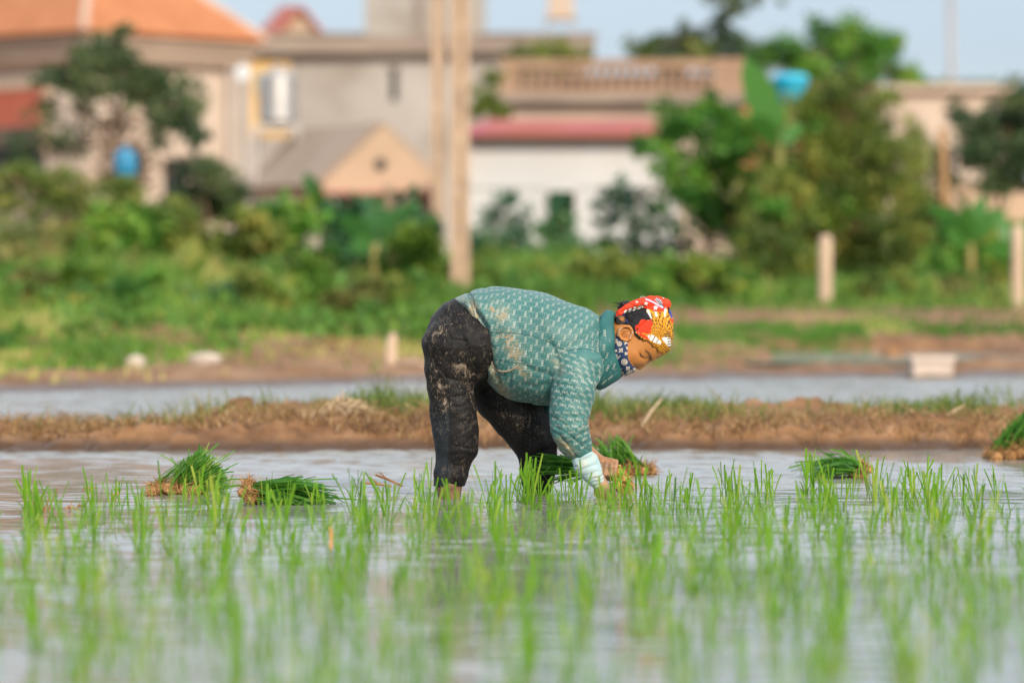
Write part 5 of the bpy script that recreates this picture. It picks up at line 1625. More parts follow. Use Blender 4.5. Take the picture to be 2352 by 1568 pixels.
fc = isface & (z_ > .30)
paint([(640, 1120), (620, 1190)], 90, (.50, .16, .05), .35, cond=fc)                    # cheek
paint([(720, 1310), (700, 1320)], 45, (.54, .20, .07), .5, cond=fc)                    # nose tip
paint([(800, 1062), (845, 1095), (872, 1145), (882, 1190)], 17, (.05, .025, .015), .85, cond=fc)   # brow
paint([(716, 1104), (728, 1136), (756, 1156)], 13, (.02, .01, .008), 1.0, cond=fc)       # lashes
paint([(756, 1156), (790, 1166), (815, 1170)], 8, (.07, .03, .015), .7, cond=fc)  # shadow along the eye, painted into the skin colour
paint([(655, 1305), (672, 1318)], 14, (.12, .04, .02), .8, cond=fc)                     # nostril
paint([(480, 790), (520, 830), (470, 850)], 26, (.36, .12, .05), .6, cond=fc)           # bowl of the ear
mudn = fbm(x_ * 60, V[:, 1] * 60, z_ * 60, 3)
low = sstep(.155, .10, z_ + .03 * mudn)
low = np.maximum(low, ((np.linalg.norm(V - wr_f, axis=1) < .16) & (V[:, 2] < .24)) * np.clip(.65 + .6 * mudn, 0, 1))
mudc = np.where((x_ > P1(1100, 0)[0])[:, None], np.array((0.30, 0.18, 0.11)), np.array((0.15, 0.09, 0.06))) * (1 + .45 * mudn)[:, None]
col = col * (1 - .92 * low[:, None]) + mudc * (.92 * low[:, None])
m_skin, nt, b = nmat("skin")
nt.links.new(attr(nt, "paint").outputs["Color"], b.inputs["Base Color"])
b.inputs["Roughness"].default_value = 0.48; b.inputs["Specular IOR Level"].default_value = 0.4
b.inputs["Subsurface Weight"].default_value = 0.12; b.inputs["Subsurface Radius"].default_value = (.9, .35, .15); b.inputs["Subsurface Scale"].default_value = .008
bump(nt, b, ntex(nt, 320, 3), .12, .002)
mesh_np("body", V, F, m_skin, person, smooth=True, vcol=np.clip(col, 0, 1))
print("body", len(V))

# ---- trousers -----------------------------------------------------------
vt = Vol((P1(110, 0)[0], Y0 - .24, P1(0, 1430)[1]), (P1(1030, 0)[0], Y0 + .25, P1(0, 120)[1]), .004)
hip_poly = [P1(*q) for q in ((338, 162), (270, 205), (205, 280), (160, 365), (140, 445), (146, 540), (172, 640), (250, 700), (380, 740), (480, 735), (560, 700), (640, 640), (700, 520), (700, 330), (560, 180), (430, 150))]
vt.poly(hip_poly, .185, .17, .02)
nl = [((322, 470), 182), ((316, 600), 158), ((322, 720), 142), ((334, 850), 141), ((352, 1000), 141), ((356, 1080), 136), ((337, 1180), 112), ((322, 1260), 106), ((309, 1348), 97)]
vt.chain([p3(a_[0], a_[1], -.095) for a_, r_ in nl], [r_ * S1 for a_, r_ in nl], .012, .95)
fl_ = [((430, 500), 190), ((530, 620), 186), ((640, 780), 180), ((735, 900), 166), ((805, 1000), 148), ((855, 1080), 136), ((872, 1160), 118), ((872, 1230), 110), ((868, 1300), 103), ((870, 1388), 86)]
vt.chain([p3(a_[0], a_[1], .095) for a_, r_ in fl_], [r_ * S1 for a_, r_ in fl_], .012, .95)
# cut the legs off flat at their hems
gx3, gz3 = np.meshgrid(vt.ax[0], vt.ax[2], indexing='ij')
cut_n = P1(0, 1345)[1] + .02 * (gx3 - P1(310, 0)[0]) - gz3
cut_f = P1(0, 1405)[1] - gz3
ct = np.where(gx3 < P1(560, 0)[0], cut_n, cut_f)[:, None, :]
vt.f = np.maximum(vt.f, ct.astype(np.float32))
V, F = vt.mesh(2)
N = vnormals(V, F)
w1 = fbm(V[:, 0] * 9 + 3, V[:, 1] * 9, V[:, 2] * 14, 3)
w2 = fbm(V[:, 0] * 26, V[:, 1] * 20, V[:, 2] * 30, 2)
wv_ = fbm(V[:, 0] * 24 + V[:, 2] * 6, V[:, 1] * 16, V[:, 2] * 5, 2)
V = V + N * (.0050 * w1 + .0012 * w2 + .0028 * wv_)[:, None]
folds_t = []
for pts, w, d in [([(480, 735), (420, 770), (350, 780)], 16, -.006), ([(470, 800), (400, 840), (330, 840)], 14, -.004), ([(470, 690), (400, 690), (300, 660), (250, 600)], 15, -.005),
                  ([(492, 960), (440, 975), (370, 1010)], 12, -.005), ([(495, 1020), (450, 1040), (400, 1090)], 12, -.006), ([(488, 1100), (420, 1100), (340, 1080)], 13, -.006), ([(470, 1150), (400, 1135), (330, 1140)], 12, -.005),
                  ([(440, 1180), (380, 1210), (320, 1200)], 11, -.005), ([(425, 1260), (350, 1265), (300, 1300)], 11, -.004), ([(400, 400), (440, 500), (480, 600)], 18, -.004), ([(270, 300), (330, 420), (420, 430)], 16, -.004),
                  ([(215, 540), (260, 700), (240, 850)], 20, -.004), ([(330, 500), (370, 620), (440, 660)], 14, .005), ([(420, 1110), (470, 1130)], 10, .005),
                  ([(760, 860), (700, 900), (640, 1000)], 16, -.005), ([(980, 1060), (900, 1050), (800, 1090)], 13, -.006), ([(985, 1120), (900, 1130), (780, 1180)], 13, -.006), ([(970, 1180), (880, 1200), (770, 1230)], 12, -.005), ([(900, 1270), (850, 1300), (780, 1310)], 11, -.004),
                  ([(860, 900), (880, 960), (930, 1010)], 14, -.005)]:
    folds_t.append((pts, w, d))
V = fold(V, vnormals(V, F), [(p_, w_ * .55, d_ * (.8 if p_[0][1] < 900 else .32)) for p_, w_, d_ in folds_t])
x_, y_, z_ = V.T
up_ = sstep(P1(0, 1050)[1], P1(0, 600)[1], z_)
near_leg = sstep(Y0 + .02, Y0 - .03, y_)
mudm = np.clip(.35 + .5 * fbm(x_ * 7 + 2, y_ * 7, z_ * 7, 3), 0, 1) * (.35 + .65 * up_) * (.5 + .5 * near_leg)
mudm = np.maximum(mudm, .8 * np.exp(-(line_dist(x_, z_, [P1(250, 700), P1(270, 950)]) / (70 * S1)) ** 2) * near_leg)
mudm = np.maximum(mudm, .75 * np.exp(-(line_dist(x_, z_, [P1(400, 560), P1(440, 760)]) / (80 * S1)) ** 2) * near_leg)
mudm = np.maximum(mudm, .7 * np.exp(-(line_dist(x_, z_, [P1(240, 400), P1(320, 340)]) / (70 * S1)) ** 2))
mudm = np.maximum(mudm, .45 * np.exp(-(line_dist(x_, z_, [P1(700, 860), P1(830, 1000)]) / (110 * S1)) ** 2))
panel = sstep(0, 14 * S1, P1(325, 0)[0] + .0 * z_ - x_) * sstep(P1(0, 820)[1], P1(0, 950)[1], z_) * near_leg  # bluish sky sheen painted into the cloth colour of the near lower leg
m_trs, nt, b = nmat("black_trouser_cloth")
geo = nt.nodes.new("ShaderNodeNewGeometry").outputs["Position"]
s1_ = ramp(nt, ntex(nt, 21, 8, 0.72, geo, (1.3, 1.0, .8), 1.2), [(0.555, 0.0), (0.63, 1.0)])
s2_ = ramp(nt, ntex(nt, 190, 3, 0.6, geo, (1.2, 1, .7)), [(0.60, 0.0), (0.66, 1.0)])
s3_ = ramp(nt, ntex(nt, 22, 5, 0.65, geo), [(0.45, 0.0), (0.75, 0.5)])
mk = attr(nt, "mud").outputs["Fac"]
spl = mathn(nt, 'MULTIPLY', mathn(nt, 'ADD', mathn(nt, 'ADD', s1_, s2_), mathn(nt, 'MULTIPLY', s3_, .22)), mk, True)
spl = mathn(nt, 'MULTIPLY', spl, .8)
basec = mixc(nt, attr(nt, "panel").outputs["Fac"], (0.006, 0.0055, 0.006), (0.016, 0.021, 0.026))  # second tone is the painted sky sheen, not another cloth
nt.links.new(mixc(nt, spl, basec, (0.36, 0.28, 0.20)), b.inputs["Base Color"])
b.inputs["Roughness"].default_value = 0.6; b.inputs["Specular IOR Level"].default_value = 0.22
b.inputs["Sheen Weight"].default_value = 0.03; b.inputs["Sheen Roughness"].default_value = .4
bump(nt, b, ntex(nt, 70, 4, .6), .25, .004)
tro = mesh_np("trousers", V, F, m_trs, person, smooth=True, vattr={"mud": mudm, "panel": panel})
tb = bvh_of(V, F)
m_seamk = mat_noise("black_thread", (0.008, 0.008, 0.009), (0.014, 0.014, 0.015), 9, 0.7)
mb = MB()
mb.tube(seam(tb, [(300, 620), (318, 800), (325, 960), (315, 1120), (300, 1280), (292, 1340)], .001, .0003), .0020, 5)
mb.tube(seam(tb, [(272, 205), (310, 270), (350, 340), (385, 400)], .001, .0003), .0016, 5)
mb.build("seam", m_seamk, tro)

# ---- shirt ----------------------------------------------------------------
vs = Vol((P1(300, 0)[0], Y0 - .275, P1(0, 1260)[1]), (P1(1460, 0)[0], Y0 + .28, P1(0, 60)[1]), .004)
tor = [P1(*q) for q in ((336, 163), (420, 126), (500, 101), (590, 91), (700, 95), (800, 110), (930, 135), (1040, 178), (1120, 213), (1200, 236), (1262, 276), (1305, 420), (1300, 580), (1238, 746),
                        (1150, 800), (1060, 838), (940, 846), (860, 841), (750, 816), (652, 792), (600, 748), (545, 690), (500, 600), (455, 505), (405, 405), (365, 265))]
vs.poly(tor, .180, .17, .0, exp=2.4)
sl_ = [((1125, 590), 150, YN + .035), ((1098, 660), 143, YN + .01), ((1086, 760), 139, YN - .01), ((1070, 870), 126, YN - .025), ((1068, 970), 118, YN - .03), ((1102, 1060), 106, YN - .012), ((1150, 1150), 66, YN)]
vs.chain([p3(*a_, yy) for a_, r_, yy in sl_], [r_ * S1 for a_, r_, yy in sl_], .012, .86)
vs.cone(p3(1120, 560, YN + .05), p3(1125, 600, YN + .035), 128 * S1, 146 * S1, .02, .8)
vs.chain([p3(1080, 560, .15), p3(1000, 760, .17), p3(955, 910, .17), p3(965, 975, .165)], [.075, .07, .06, .052], .012, .9)
# hem opened: trim the shirt flat along its hem line
ha, hb2 = P1(334, 150), P1(648, 800)
V, F = vs.mesh(2)
N = vnormals(V, F)
armd = line_dist(V[:, 0], V[:, 2], [P1(1130, 560), P1(1086, 760), P1(1068, 950), P1(1180, 1180)])
is_arm = (armd < 150 * S1) & (V[:, 1] < Y0 - .06) & (V[:, 2] < P1(0, 500)[1])
w1 = fbm(V[:, 0] * 7 + V[:, 2] * 3, V[:, 1] * 8, V[:, 2] * 6 - V[:, 0] * 4, 3)
w2 = fbm(V[:, 0] * 20 + 5, V[:, 1] * 20, V[:, 2] * 20, 2)
ws = fbm(V[:, 0] * 10 + V[:, 2] * 14, V[:, 1] * 8, V[:, 2] * 34 - V[:, 0] * 20, 2)
rid = .0055 * (1 - np.abs(vnoise(V[:, 0] * 17 + V[:, 2] * 7, V[:, 1] * 9, V[:, 2] * 7 - V[:, 0] * 5))) ** 5
rmask = np.maximum.reduce([sstep(P1(760, 0)[0], P1(480, 0)[0], V[:, 0]) * .9, .9 * np.exp(-(line_dist(V[:, 0], V[:, 2], [P1(960, 560), P1(960, 800)]) / (90 * S1)) ** 2),
                           .7 * np.exp(-(line_dist(V[:, 0], V[:, 2], [P1(640, 780), P1(900, 820)]) / (80 * S1)) ** 2), .8 * is_arm * sstep(P1(0, 800)[1], P1(0, 950)[1], V[:, 2])])
V = V + N * (np.where(is_arm, .0022 * w1 + .0024 * ws, .0050 * w1) + .0010 * w2 - rid * rmask)[:, None]
folds_s = [([(435, 130), (480, 240), (545, 340), (560, 450), (580, 560), (630, 690), (655, 770)], 13, -.009), ([(410, 150), (455, 260), (515, 360), (535, 460), (555, 580), (600, 700)], 18, .006),
           ([(470, 130), (520, 240), (580, 340), (600, 450)], 20, .005), ([(650, 790), (690, 720), (700, 640)], 16, -.004),
           ([(555, 690), (600, 640), (660, 650)], 14, -.004), ([(950, 440), (1000, 560), (985, 640)], 22, -.006),
           ([(1200, 560), (1240, 640), (1235, 730)], 16, -.006), ([(1255, 520), (1280, 620), (1262, 720)], 14, .004), ([(960, 840), (1000, 780), (1090, 740)], 16, -.003),
           ([(950, 985), (1010, 1020), (1080, 1120), (1120, 1170)], 12, -.0055), ([(975, 960), (1050, 1000), (1150, 1090), (1190, 1115)], 10, -.005), ([(1185, 985), (1130, 1010), (1070, 1060)], 11, -.005),
           ([(1195, 1050), (1150, 1075), (1120, 1130)], 9, -.004), ([(1030, 1060), (1090, 1140)], 9, .005), ([(1170, 880), (1110, 900), (1040, 890)], 13, -.004), ([(950, 900), (1020, 930), (1060, 990)], 12, -.004),
           ([(1180, 940), (1120, 950), (1080, 985)], 10, .003), ([(960, 720), (1020, 700), (1120, 720)], 14, -.003), ([(640, 140), (720, 260), (760, 370)], 40, -.004), ([(860, 140), (900, 260), (960, 380)], 45, .004),
           ([(1100, 240), (1170, 320), (1230, 440)], 30, -.004), ([(760, 560), (850, 620), (940, 640)], 18, -.003), ([(780, 700), (860, 720), (930, 700)], 20, -.003)]
V = fold(V, vnormals(V, F), [(p_, w_ * .8, d_ * (1.15 if p_[0][1] < 860 else .75)) for p_, w_, d_ in folds_s])
x_, y_, z_ = V.T
md = np.zeros(len(V))
for pts, w, am in [([(450, 230), (470, 330), (520, 440), (545, 500)], 45, 1.0), ([(380, 190), (420, 300)], 40, .8), ([(600, 230), (650, 260)], 40, .9), ([(650, 390), (690, 420), (730, 510)], 42, 1.0), ([(640, 760), (670, 775)], 32, 1.2),
                   ([(570, 620), (640, 740)], 36, .8), ([(760, 600), (790, 640)], 30, .6), ([(530, 560), (560, 660)], 35, .7), ([(1000, 1050), (1080, 1130)], 26, .9), ([(980, 540), (1000, 620)], 30, .35)]:
    md = np.maximum(md, am * np.exp(-(line_dist(x_, z_, [P1(*q) for q in pts]) / (w * S1)) ** 2))
md *= (y_ < Y0 + .05)
m_shirt, nt, b = nmat("teal_shirt_cloth")
geo = nt.nodes.new("ShaderNodeNewGeometry").outputs["Position"]
f_ = ntex(nt, 5, 3, 0.5, geo)
cc_ = ramp(nt, f_, [(0.35, (0.030, 0.132, 0.124)), (0.65, (0.050, 0.172, 0.160))])
sp = ramp(nt, ntex(nt, 62, 6, 0.7, geo, None, .8), [(0.47, 0.0), (0.60, 1.0)])
sp2 = ramp(nt, ntex(nt, 24, 4, 0.6, geo), [(0.42, 0.0), (0.7, .55)])
fac = mathn(nt, 'MULTIPLY', mathn(nt, 'ADD', sp, sp2), mathn(nt, 'MULTIPLY', attr(nt, "mud").outputs["Fac"], 1.3), True)
nt.links.new(mixc(nt, mathn(nt, 'MULTIPLY', fac, .72), cc_, (0.50, 0.29, 0.12)), b.inputs["Base Color"])
b.inputs["Roughness"].default_value = 0.55; b.inputs["Specular IOR Level"].default_value = 0.45
b.inputs["Sheen Weight"].default_value = 0.25; b.inputs["Sheen Roughness"].default_value = .35
bump(nt, b, ntex(nt, 55, 3, .55), .15, .004)
m_print = mat_noise("pale_shirt_print", (0.42, 0.47, 0.42), (0.54, 0.57, 0.51), 60, 0.7)
sb = bvh_of(V, F)

# printed lettering and dotted links, laid on the cloth
GLY = {"D": [[(0, 0), (0, 1), (.45, 1), (.75, .72), (.75, .28), (.45, 0), (0, 0)]],
       "&": [[(.78, 0), (.15, .72), (.2, .95), (.42, 1), (.55, .8), (.45, .62), (.08, .38), (.05, .15), (.25, 0), (.5, .08), (.75, .42)]],
       "G": [[(.74, .78), (.55, 1), (.25, 1), (.02, .7), (.02, .3), (.25, 0), (.55, 0), (.75, .2), (.75, .48), (.45, .48)]]}


def stroke_quads(pl, w):
    q = []
    for a, b in zip(pl[:-1], pl[1:]):
        a, b = np.array(a), np.array(b); d = b - a; L = np.linalg.norm(d)
        if L < 1e-9: continue
        d = d / L; n_ = np.array((-d[1], d[0])) * w / 2; a = a - d * w * .3; b = b + d * w * .3
        q.append([a - n_, b - n_, b + n_, a + n_])
    return q


LET_H, LET_W, STR = .0074, .0070, .0012
word = []
for k, ch in enumerate("D&G"):
    for pl in GLY[ch]:
        word += stroke_quads([((x * LET_W) + (k - 1.5) * LET_W * 1.12, (y - .5) * LET_H) for x, y in pl], STR)
dots = []
for k in range(3):
    c_ = np.array(((k - 1) * .0052, (1 if k % 2 else -1) * .0012)); h = .0009
    dots.append([c_ + q for q in ((-h, -h), (h, -h), (h, h), (-h, h))])
PV, PF = [], []


def stamp(quads, c, t1, t2, nrm):
    """wrap flat printed quads onto the shirt around c; t1,t2 span the cloth there"""
    for q in quads:
        pts = []
        for u, v in q:
            p = c + t1 * u + t2 * v
            h = sb.ray_cast(Vector(p + nrm * .03), Vector(-nrm), .06)
            if h[0] is None: pts = None; break
            pts.append(np.array(h[0]) + nrm * .0007)
        if pts is None: continue
        n_ = len(PV); PV.extend(pts); PF.append((n_, n_ + 1, n_ + 2, n_ + 3))


tor_a = np.array(tor)


def torso_frame(x, phi):
    # top and bottom of the torso at this x
    zs = []
    for a, b in zip(tor_a, np.roll(tor_a, -1, 0)):
        if (a[0] - x) * (b[0] - x) < 0: zs.append(a[1] + (x - a[0]) / (b[0] - a[0]) * (b[1] - a[1]))
    if len(zs) < 2: return None
    zt_, zb_ = max(zs), min(zs)
    zc, ha_ = (zt_ + zb_) / 2, (zt_ - zb_) / 2
    z = zc + ha_ * math.sin(phi); y = Y0 - .18 * math.cos(phi)
    nr = np.array((0, -math.cos(phi) / .19, math.sin(phi) / ha_)); nr /= np.linalg.norm(nr)
    return np.array((x, y, z)), nr, ha_


def place(x, phi, quads, ang):
    fr_ = torso_frame(x, phi)
    if fr_ is None: return
    c, nr, ha_ = fr_
    h = sb.ray_cast(Vector(c + nr * .12), Vector(-nr), .3)
    if h[0] is None: return
    c = np.array(h[0]); n2 = np.array(h[1])
    if n2 @ nr < .3: n2 = nr
    n2 = n2 * .5 + nr * .5; n2 /= np.linalg.norm(n2)
    # keep the print off the sleeve
    q = line_dist(np.array([c[0]]), np.array([c[2]]), [P1(1120, 560), P1(1086, 760), P1(1068, 950)])[0]
    if q < 165 * S1 and c[2] < P1(0, 495)[1] and c[1] < Y0 - .05: return
    t1 = np.array((1.0, 0, 0)); t1 -= n2 * (t1 @ n2); t1 /= np.linalg.norm(t1)
    t2 = np.cross(n2, t1)
    ca, sa = math.cos(ang), math.sin(ang)
    stamp(quads, c, t1 * ca + t2 * sa, -t1 * sa + t2 * ca, n2)


du, dv = 35 * S1, .0245
rows = int(1.0 / dv)
ci = 0
x = P1(372, 0)[0]
while x < P1(1290, 0)[0]:
    fr_ = torso_frame(x, 0.0)
    if fr_ is not None:
        ha_ = fr_[2]; arc = 0.0; phi = -1.25
        rad = (ha_ + .19) / 2
        k = 0
        while phi < 2.0:
            ph = phi + (dv / rad) * (ci % 2) * .92
            tw = .10 * math.sin(x * 23) + R(80) - .25 * (x - P1(800, 0)[0])
            place(x, ph, word, tw)
            place(x + du * .5, ph + .46 * dv / rad, dots, R(-48)); place(x + du * .5, ph - .46 * dv / rad, dots, R(48))
            phi += 1.84 * dv / rad; k += 1
    ci += 1
    x += du
# sleeve
arm_pl = [np.array(p3(*a_, yy)) for a_, r_, yy in sl_]
cum = np.concatenate([[0], np.cumsum([np.linalg.norm(b - a) for a, b in zip(arm_pl[:-1], arm_pl[1:])])])
s_ = -.035; ri = 0
while s_ < cum[-1] - .012:
    c_ = np.array([np.interp(max(s_, 0), cum, [p[i] for p in arm_pl]) for i in range(3)])
    j = min(np.searchsorted(cum, max(s_, 1e-6)), len(arm_pl) - 1)
    d = arm_pl[j] - arm_pl[j - 1]; d /= np.linalg.norm(d)
    if s_ < 0: c_ = c_ + d * s_
    sd = np.cross(d, (0, 1, 0)); sd /= np.linalg.norm(sd)
    rad = np.interp(max(s_, 0), cum, [r_ * S1 for a_, r_, yy in sl_])
    for k in range(-4, 5):
        a_ = (k + .5 * (ri % 2)) * .036 / rad
        if abs(a_) > 1.5: continue
        nr = np.array((0, -1.0, 0)) * math.cos(a_) + sd * math.sin(a_)
        h = sb.ray_cast(Vector(c_ + nr * .16), Vector(-nr), .2)
        if h[0] is None: continue
        t1 = np.cross(d, nr); t1 /= np.linalg.norm(t1)
        if t1[0] > 0: t1 = -t1
        t2 = np.cross(nr, t1)
        ro = R(-8); cq = np.array(h[0])
        stamp(word, cq, t1 * math.cos(ro) + t2 * math.sin(ro), -t1 * math.sin(ro) + t2 * math.cos(ro), nr)
        stamp(dots, cq + t1 * .017 + d * .011, t1 * .7 + d * .7, t1 * .7 - d * .7, nr)
        stamp(dots, cq - t1 * .017 + d * .011, t1 * .7 - d * .7, t1 * .7 + d * .7, nr)
    s_ += .0235; ri += 1
nV = len(V)
VV = np.concatenate([V, np.array(PV)]); FF = np.concatenate([F, np.array(PF) + nV])
# outward facing prints
mi = np.concatenate([np.zeros(len(F), int), np.ones(len(PF), int)])
shirt = mesh_np("shirt", VV, FF, [m_shirt, m_print], person, smooth=True, vattr={"mud": np.concatenate([md, np.zeros(len(PV))])}, matidx=mi)
print("shirt", len(V), "print", len(PF))
m_thread = mat_noise("dark_teal_thread", (0.02, 0.075, 0.075), (0.03, 0.095, 0.095), 20, 0.7)
mb = MB()
for ln in ([(982, 528), (1040, 494), (1110, 480), (1180, 480), (1225, 492), (1262, 520)], [(552, 376), (640, 377), (700, 378), (830, 396), (950, 440), (1020, 480)], [(432, 140), (470, 250), (492, 340), (515, 450), (540, 560)], [(600, 545), (700, 560), (830, 585), (935, 615)], [(342, 200), (368, 268), (408, 405), (458, 505), (503, 600), (548, 690), (602, 746), (652, 788)]):
    P3 = seam(sb, ln, .001, .0002)
    mb.tube(P3, .0012, 5)
mb.build("seam", m_thread, shirt)
mb = MB(); mb.tube(seam(sb, [(580, 560), (592, 592), (615, 612), (650, 622), (690, 617), (725, 598), (750, 574)], .001, .0006), .0030, 6)
mb.build("pocket_piping", mat_noise("muddy_piping", (0.30, 0.22, 0.13), (0.42, 0.32, 0.2), 60, 0.8), shirt)

# ---- collar ---------------------------------------------------------------
rings = [((1258, 285), (1240, 738), .100, 0), ((1276, 262), (1258, 748), .104, .5), ((1298, 242), (1290, 736), .100, 1), ((1325, 238), (1335, 712), .094, 1), ((1350, 246), (1385, 682), .086, 1), ((1362, 258), (1408, 656), .080, 1),
         ((1358, 275), (1398, 640), .072, 1), ((1335, 300), (1360, 620), .066, 1), ((1310, 330), (1320, 600), .060, 1)]
nr_ = 72
Vc, Fc = [], []
for ri, (tq, bq, W, a_) in enumerate(rings):
    T_, B_ = P1(*tq), P1(*bq)
    for k in range(nr_):
        w = 2 * math.pi * k / nr_
        u = (1 + math.cos(w)) / 2
        cxz = B_ + (T_ - B_) * u
        bow = math.sin(w) ** 2
        # near side of the stand bows back towards the shoulder
        off = np.array((-(.004 + .013 * a_) * bow, 0))
        rf = 1 + (.05 * math.sin(w * 5 + ri * .4) + .03 * math.sin(w * 11 + ri)) * (1 if 0 < ri < 7 else .4)
        Vc.append((cxz[0] + off[0] + .0025 * math.sin(w * 6 + ri * 1.3), Y0 - W * math.sin(w) * rf, cxz[1] + off[1]))
for ri in range(len(rings) - 1):
    for k in range(nr_):
        k2 = (k + 1) % nr_
        Fc.append((ri * nr_ + k, ri * nr_ + k2, (ri + 1) * nr_ + k2, (ri + 1) * nr_ + k))
m_collar = mat_noise("dark_teal_collar", (0.018, 0.105, 0.105), (0.032, 0.145, 0.14), 10, 0.6, bumps=.2)
col_o = mesh_np("collar", np.array(Vc), np.array(Fc), m_collar, shirt, smooth=True)
cbv = bvh_of(np.array(Vc), np.array(Fc))
sb_keep, PV, PF = sb, [], []
sb = cbv
for (zx, zy, an) in ((1275, 560, 70), (1262, 640, 75), (1290, 690, 60), (1310, 600, 70), (1330, 660, 50), (1350, 590, 80), (1360, 640, 40), (1285, 470, 85), (1305, 520, 85), (1320, 430, 88), (1290, 380, 88)):
    q = P1(zx, zy); h, n_ = near_hit(sb, q[0], q[1])
    if h is None: continue
    if n_[1] > 0: n_ = -n_
    an = R(an); t1 = np.array((math.cos(an), 0, math.sin(an))); t1 -= n_ * (t1 @ n_); t1 /= np.linalg.norm(t1); t2 = np.cross(n_, t1)
    if t2[0] > 0: t2 = -t2
    stamp(word if zx % 20 else dots, h, t1, t2, n_); stamp(dots, h + t2 * .014 + t1 * .01, t1, t2, n_)
if PF: mesh_np("collar_print", np.array(PV), np.array(PF), m_print, shirt)
sb = sb_keep

# ---- pale cuffs -------------------------------------------------------------
m_cuff = mat_noise("pale_blue_cuff_cloth", (0.34, 0.50, 0.53), (0.52, 0.66, 0.66), 9, 0.7, c3=(0.52, 0.53, 0.45), scale3=14)
vc_ = Vol((P1(1060, 0)[0], Y0 - .30, P1(0, 1400)[1]), (P1(1340, 0)[0], Y0 - .02, P1(0, 1080)[1]), .003)
cf = [((1152, 1162), 66, YN), ((1172, 1194), 80, YN), ((1200, 1240), 70, YN + .005), ((1228, 1285), 52, YN + .01), ((1255, 1326), 39, YN + .018)]
vc_.chain([p3(*a_, yy) for a_, r_, yy in cf], [r_ * S1 for a_, r_, yy in cf], .008, .92)
V, F = vc_.mesh(2)
t_ = ((V[:, 0] - p3(1152, 1162)[0]) * .42 - (V[:, 2] - p3(1152, 1162)[2]) * .9)
wv = np.sin(t_ * 520 + 3 * fbm(V[:, 0] * 25, V[:, 1] * 25, V[:, 2] * 25, 2)) * sstep(.05, .075, t_)
V = V + vnormals(V, F) * (.0011 * wv + .003 * fbm(V[:, 0] * 22, V[:, 1] * 22, V[:, 2] * 22, 2))[:, None]
V = fold(V, vnormals(V, F), [([(1108, 1215), (1150, 1170), (1210, 1150)], 9, -.005), ([(1115, 1200), (1160, 1150), (1205, 1128)], 9, .005), ([(1120, 1240), (1180, 1215), (1230, 1200)], 10, -.003), ([(1170, 1270), (1215, 1250), (1250, 1240)], 9, -.003)])
mesh_np("cuff", V, F, m_cuff, person, smooth=True)
vc_ = Vol((P1(880, 0)[0], Y0 + .05, P1(0, 1080)[1]), (P1(1060, 0)[0], Y0 + .28, P1(0, 880)[1]), .004)
vc_.chain([p3(958, 950, .168), p3(968, 985, .165), p3(1000, 1015, .155)], [.056, .062, .052], .008)
V, F = vc_.mesh(2)
V = V + vnormals(V, F) * (.003 * fbm(V[:, 0] * 24, V[:, 1] * 24, V[:, 2] * 30, 2))[:, None]
o = mesh_np("cuff", V, F, mat_noise("teal_blue_cuff_cloth", (0.09, 0.28, 0.36), (0.15, 0.38, 0.44), 9, 0.7), person, smooth=True)

# ---- headscarf ----------------------------------------------------------------
vh = Vol((P2(300, 0)[0], Y0 - .13, P2(0, 1190)[1]), (P2(1290, 0)[0], Y0 + .13, P2(0, 180)[1]), .0022)
scarf_poly = [P2(*q) for q in ((440, 545), (470, 470), (560, 400), (720, 330), (900, 285), (1030, 290), (1120, 360), (1185, 460), (1222, 600), (1234, 720), (1230, 830), (1214, 920), (1190, 1000), (1150, 1070), (1105, 1115), (1080, 1137),
                               (1040, 1095), (985, 1045), (940, 1005), (890, 955), (820, 905), (760, 890), (690, 830), (640, 790), (610, 730), (560, 670), (490, 600))]
crown_big = [P2(*q) for q in ((420, 545), (455, 470), (560, 400), (720, 330), (900, 285), (1030, 290), (1120, 360), (1185, 460), (1222, 600), (1234, 720), (1230, 830), (1214, 920), (1190, 1000), (1150, 1070), (1105, 1115), (1080, 1140),
                               (1012, 1182), (950, 1214), (872, 1224), (790, 1300), (660, 1340), (590, 1406), (480, 1444), (410, 1406), (340, 1320), (170, 1155), (150, 900), (250, 650), (345, 545))]
slh, hvh = vh.pfield(crown_big, .0800, .082, exp=2.25)
X2, Z2 = np.meshgrid(vh.ax[0], vh.ax[2], indexing='ij')
full = np.full(vh.f.shape, .05, np.float32); full[slh] = hvh
vh.f = np.maximum(full, -seg_dist(X2, Z2, scarf_poly)[:, None, :]).astype(np.float32)
roll = [(350, 535, 0), (420, 480, 0), (520, 415, 0), (640, 365, 0), (760, 330, 0), (880, 330, 0), (1000, 350, 0), (1100, 365, 0), (1150, 365, 0)]
rr3 = [8, 45, 52, 55, 62, 88, 105, 85, 30]
for s_ in (-1, 1):
    vh.chain([p3(a_, b_, s_ * yy, P2) for (a_, b_, _), yy in zip(roll, (.055, .058, .058, .056, .052, .046, .040, .034, .022))], [r_ * S2 for r_ in rr3], .003, .8)
V, F = vh.mesh(2)
N = vnormals(V, F)
